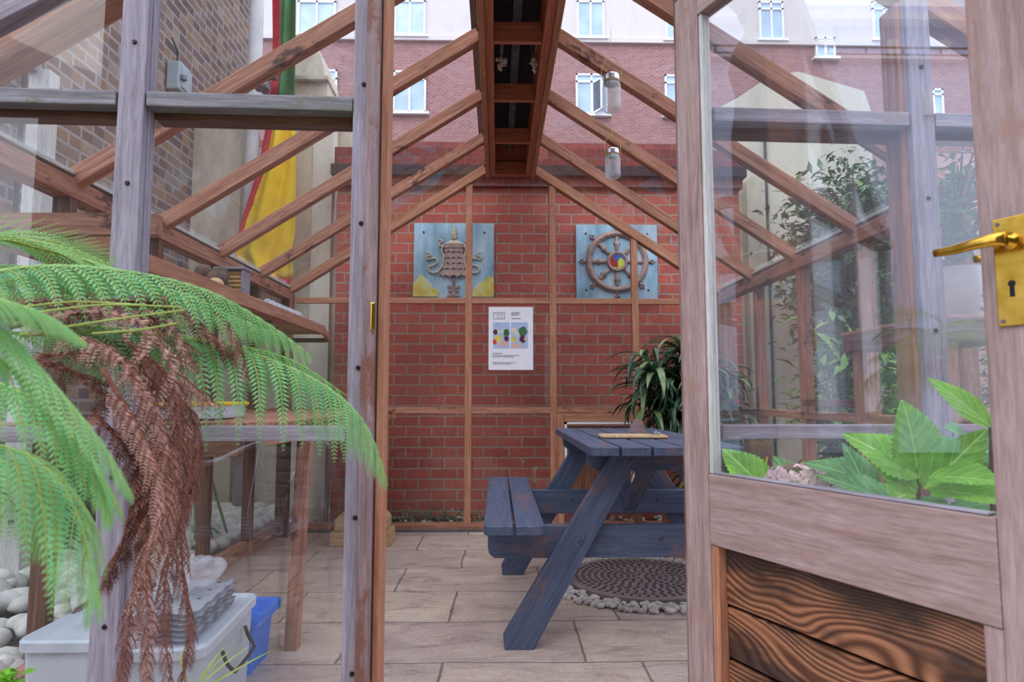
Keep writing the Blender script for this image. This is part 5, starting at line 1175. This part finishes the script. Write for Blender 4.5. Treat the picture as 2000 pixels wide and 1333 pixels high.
# dead fronds
DB, DK, S2 = 'fern_dead', 'fern_dead_dark', 'fern_stem_dead'
full = lambda t_: .55+.45*math.sin(math.pi*min(1, t_*1.05))
dead = [
 ([(20, 640, 1.12), (150, 612, 1.12), (260, 625, 1.12), (330, 700, 1.12), (345, 800, 1.12), (350, 900, 1.12)], .10, 26, .016),
 ([(100, 600, 1.2), (220, 588, 1.2), (330, 600, 1.22), (400, 650, 1.24), (450, 700, 1.26)], .09, 20, .016),
 ([(60, 650, 1.05), (180, 670, 1.05), (270, 740, 1.05), (300, 840, 1.05), (310, 950, 1.05), (290, 1060, 1.05)], .085, 34, .014),
 ([(240, 660, 1.1), (330, 740, 1.1), (350, 850, 1.1), (345, 960, 1.1), (330, 1080, 1.1), (320, 1200, 1.1), (335, 1345, 1.1)], .065, 36, .0115),
 ([(230, 700, 1.04), (300, 800, 1.04), (335, 920, 1.04), (310, 1040, 1.04), (262, 1160, 1.04), (245, 1280, 1.04), (225, 1360, 1.04)], .062, 36, .0115),
 ([(260, 680, 1.15), (345, 790, 1.15), (372, 900, 1.15), (355, 1010, 1.15), (358, 1130, 1.15), (372, 1240, 1.15), (352, 1340, 1.15)], .055, 36, .0115),
 ([(200, 720, 1.0), (280, 860, 1.0), (320, 980, 1.0), (285, 1100, 1.0), (290, 1220, 1.0), (285, 1340, 1.0)], .06, 34, .0115),
 ([(180, 800, 1.1), (260, 900, 1.1), (270, 1000, 1.1), (235, 1080, 1.1), (200, 1150, 1.1)], .065, 30, .012),
 ([(60, 700, 1.18), (160, 690, 1.18), (250, 710, 1.18), (340, 740, 1.2), (410, 790, 1.2)], .09, 22, .016),
 ([(10, 620, 1.24), (120, 640, 1.24), (240, 680, 1.24), (300, 760, 1.24)], .11, 18, .017),
 ([(420, 610, 1.28), (450, 640, 1.28), (470, 690, 1.28), (480, 740, 1.28)], .05, 14, .012),
 ([(40, 700, 1.1), (130, 720, 1.1), (210, 780, 1.1), (260, 860, 1.1), (280, 960, 1.1)], .09, 24, .015),
 ([(0, 600, 1.16), (110, 590, 1.16), (230, 600, 1.18), (330, 640, 1.2), (380, 720, 1.2)], .08, 24, .014),
 ([(300, 720, 1.18), (370, 800, 1.18), (385, 880, 1.18), (375, 960, 1.18), (345, 1040, 1.18)], .05, 26, .011),
]
for i, (c_, L_, n_, pl_) in enumerate(dead):
    frond(c_, L_, n_, DB if i % 2 == 0 else DK, S2, 'dead_frond', lean=.55, droop=.3 if i in (0, 1, 2, 8, 9, 11, 12) else .85, pl=pl_, npn=11, jit=.36 if i in (0, 1, 2, 8, 9, 11, 12) else .24, seed=50+i, prof=full, curl=1.2, sr=.0040)
for k, P_ in enumerate((((60, 612, 1.0), (200, 596, 1.02), (345, 600, 1.05)), ((120, 640, 1.0), (240, 622, 1.02), (360, 606, 1.05)), ((180, 652, 1.0), (270, 645, 1.0), (345, 632, 1.02)), ((40, 600, 1.0), (150, 590, 1.02), (270, 596, 1.04)))):
    g = bmesh.new(); tube(g, catmull([at(*q) for q in P_], 12), .0016, 6); fromb('bare_stem', g, 'cloth_yellow' if k == 9 else 'fern_stem', tf, Matrix.Identity(4))
g = bmesh.new(); tube(g, catmull([(-1.14, 1.05, 0), (-1.13, 1.05, .4), (-1.11, 1.06, .8), (-1.06, 1.08, 1.06)], 14), [.10-.003*i for i in range(14)], 14)
for v in g.verts: v.co += V((1, 1, 0))*.02*noise.noise(v.co*14)
fromb('trunk', g, 'fern_dead_dark', tf, Matrix.Identity(4))
# grass blades at bottom
t_ = thing('grass_tuft', 'thin yellow green arching grass blades at the bottom below the dead fronds', 'grass', at(400, 1345, 1.35)); g = bmesh.new(); uvl = g.loops.layers.uv.new('UVMap'); 
for b0, t1 in (((385, 1345), (500, 1322)), ((375, 1350), (470, 1312)), ((380, 1350), (455, 1283)), ((370, 1340), (300, 1300)), ((395, 1350), (540, 1345))):
    a, b_ = at(b0[0], b0[1], 1.35), at(t1[0], t1[1], 1.35); leaf(g, uvl, a, (b_-a)+V((0, 0, .09)), V((0, -1, .3)), (b_-a).length*1.15, .004, 1.5, .3, 0, 10, 'strap', 1)
g2_ = g; tube(g, [at(385, 1345, 1.35), V((at(385, 1345, 1.35).x, 1.35, .0))], .004, 6); fromb('blades', g, 'fern_stem', t_, Matrix.Identity(4))
t_ = thing('small_weed', 'little green weed on the cobbles in the bottom left corner', 'weed', at(15, 1300, 1.5)); clump(at(15, 1325, 1.5), (.05, .05, .02), 60, .03, 71, 'leaf_hydrangea', 'bark', t_, at(5, 1340, 1.5), 5, sr=.001)
# dead leaf on the box lid
frond([(195, 1160, 1.95), (165, 1180, 1.93), (140, 1200, 1.9)], .03, 10, DK, S2, 'fallen_frond_piece', lean=.7, droop=.4, pl=.01, npn=6, jit=.3, seed=90)

# ------------------------------------------------------------------ seen only as reflections: bistro chair, pale terrace building, carved finial
cc = V((-.87, .56, 0)); ch = thing('bistro_chair', 'aluminium bistro chair with slatted back reflected in the lower left front glass', 'chair', cc)
mc_ = Matrix.Translation(cc) @ Matrix.Rotation(math.radians(200), 4, 'Z')
g = bmesh.new(); tube(g, catmull([(-.24, -.2, 0), (-.25, -.2, .42), (-.26, -.16, .66), (-.25, .05, .68), (-.18, .22, .74), (0, .27, .76), (.18, .22, .74), (.25, .05, .68), (.26, -.16, .66), (.25, -.2, .42), (.24, -.2, 0)], 60), .012, 8); fromb('arm_frame', g, 'chrome', ch, mc_, smooth=True)
for sx in (-1, 1):
    g = bmesh.new(); tube(g, [(sx*.2, .24, 0), (sx*.19, .2, .44), (sx*.17, .24, .72)], .011, 8); fromb('rear_leg', g, 'chrome', ch, mc_)
for k in range(5): g = bmesh.new(); bbox(g, (0, .235, .49+k*.055), (.36, .008, .035), .003); fromb('back_slat', g, 'chrome', ch, mc_)
for k in range(7): g = bmesh.new(); bbox(g, (0, -.2+k*.065, .44), (.42-.02*abs(k-3), .05, .008), .003); fromb('seat_slat', g, 'chrome', ch, mc_)
YV = 11.0
def mirror(p):
    q = DO+DN*-.02; return p-DN*(2*(p-q).dot(DN))
mb = mirror(at(1650, 775, YV)); tb = thing('terrace_building', 'pale bluish building with railed roof terrace, seen mirrored in the open door glass', 'building', (mb.x, mb.y, 0))
def tb_(nm, lo, hi, mt, par=tb):
    bm = bmesh.new(); lo, hi = V(lo), V(hi); bbox(bm, (lo+hi)/2, hi-lo)
    for v in bm.verts: v.co = mirror(v.co)
    bmesh.ops.recalc_face_normals(bm, faces=bm.faces); return fromb(nm, bm, mt, par, Matrix.Identity(4))
zv = lambda y, Y=YV: at(1650, y, Y).z
xv = lambda x, Y=YV: at(x, 400, Y).x
xa_, xb_ = xv(1330), xv(2150)
tb_('lower_storeys', (xa_, YV, 0), (xb_, YV+5, zv(122)), 'render_bluish'); tb_('terrace_edge', (xa_-.1, YV-.15, zv(122)), (xb_, YV+5, zv(116)), 'white_paint')
tb_('upper_storey', (xa_, YV+2, zv(116)), (xb_, YV+6, zv(52, YV+2)), 'render_bluish'); tb_('cornice', (xa_-.2, YV+1.7, zv(52, YV+2)), (xb_, YV+6, zv(38, YV+2)), 'white_paint')
tb_('roof', (xa_+.2, YV+2.6, zv(38, YV+2)), (xb_, YV+6, zv(10, YV+2.6)), 'render_bluish')
for x in (1590, 1620, 1745, 1850): tb_('window', (xv(x, YV+2), YV+1.94, zv(114, YV+2)), (xv(x+22, YV+2), YV+2.02, zv(78, YV+2)), 'white_paint')
tb_('window', (xv(1812), YV-.06, zv(225)), (xv(1834), YV+.02, zv(176)), 'white_paint')
g = bmesh.new()
for y in (92, 106): tube(g, [mirror(V((xa_, YV, zv(y)))), mirror(V((xb_, YV, zv(y))))], .022, 6)
for k in range(12): q = V((xa_+(xb_-xa_)*k/11, YV, 0)); tube(g, [mirror(V((q.x, YV, zv(118)))), mirror(V((q.x, YV, zv(90))))], .022, 6)
fromb('railing', g, 'slate_stone', tb, Matrix.Identity(4))
fb = mirror(at(1478, 400, 4.3)); ft = mirror(at(1478, 0, 4.3))
fn = thing('carved_finial', 'tall dark carved stone figure seen mirrored as a silhouette in the door glass', 'stone figure', (fb.x, fb.y, 0))
zt_ = at(1478, 0, 4.3).z; zq = lambda y: at(1478, y, 4.3).z
g = bmesh.new(); kk = 4.3/F
lathe(g, [(45*kk, 0), (45*kk, zq(260)), (38*kk, zq(215)), (36*kk, zq(180)), (48*kk, zq(135)), (38*kk, zq(100)), (24*kk, zq(80)), (12*kk, zq(62)), (16*kk, zq(48)), (26*kk, zq(30)), (24*kk, zq(10)), (14*kk, zq(-6)), (0, zq(-12))], 20, (fb.x, fb.y, 0)); fromb('body', g, 'black_roof', fn, Matrix.Identity(4), smooth=True)
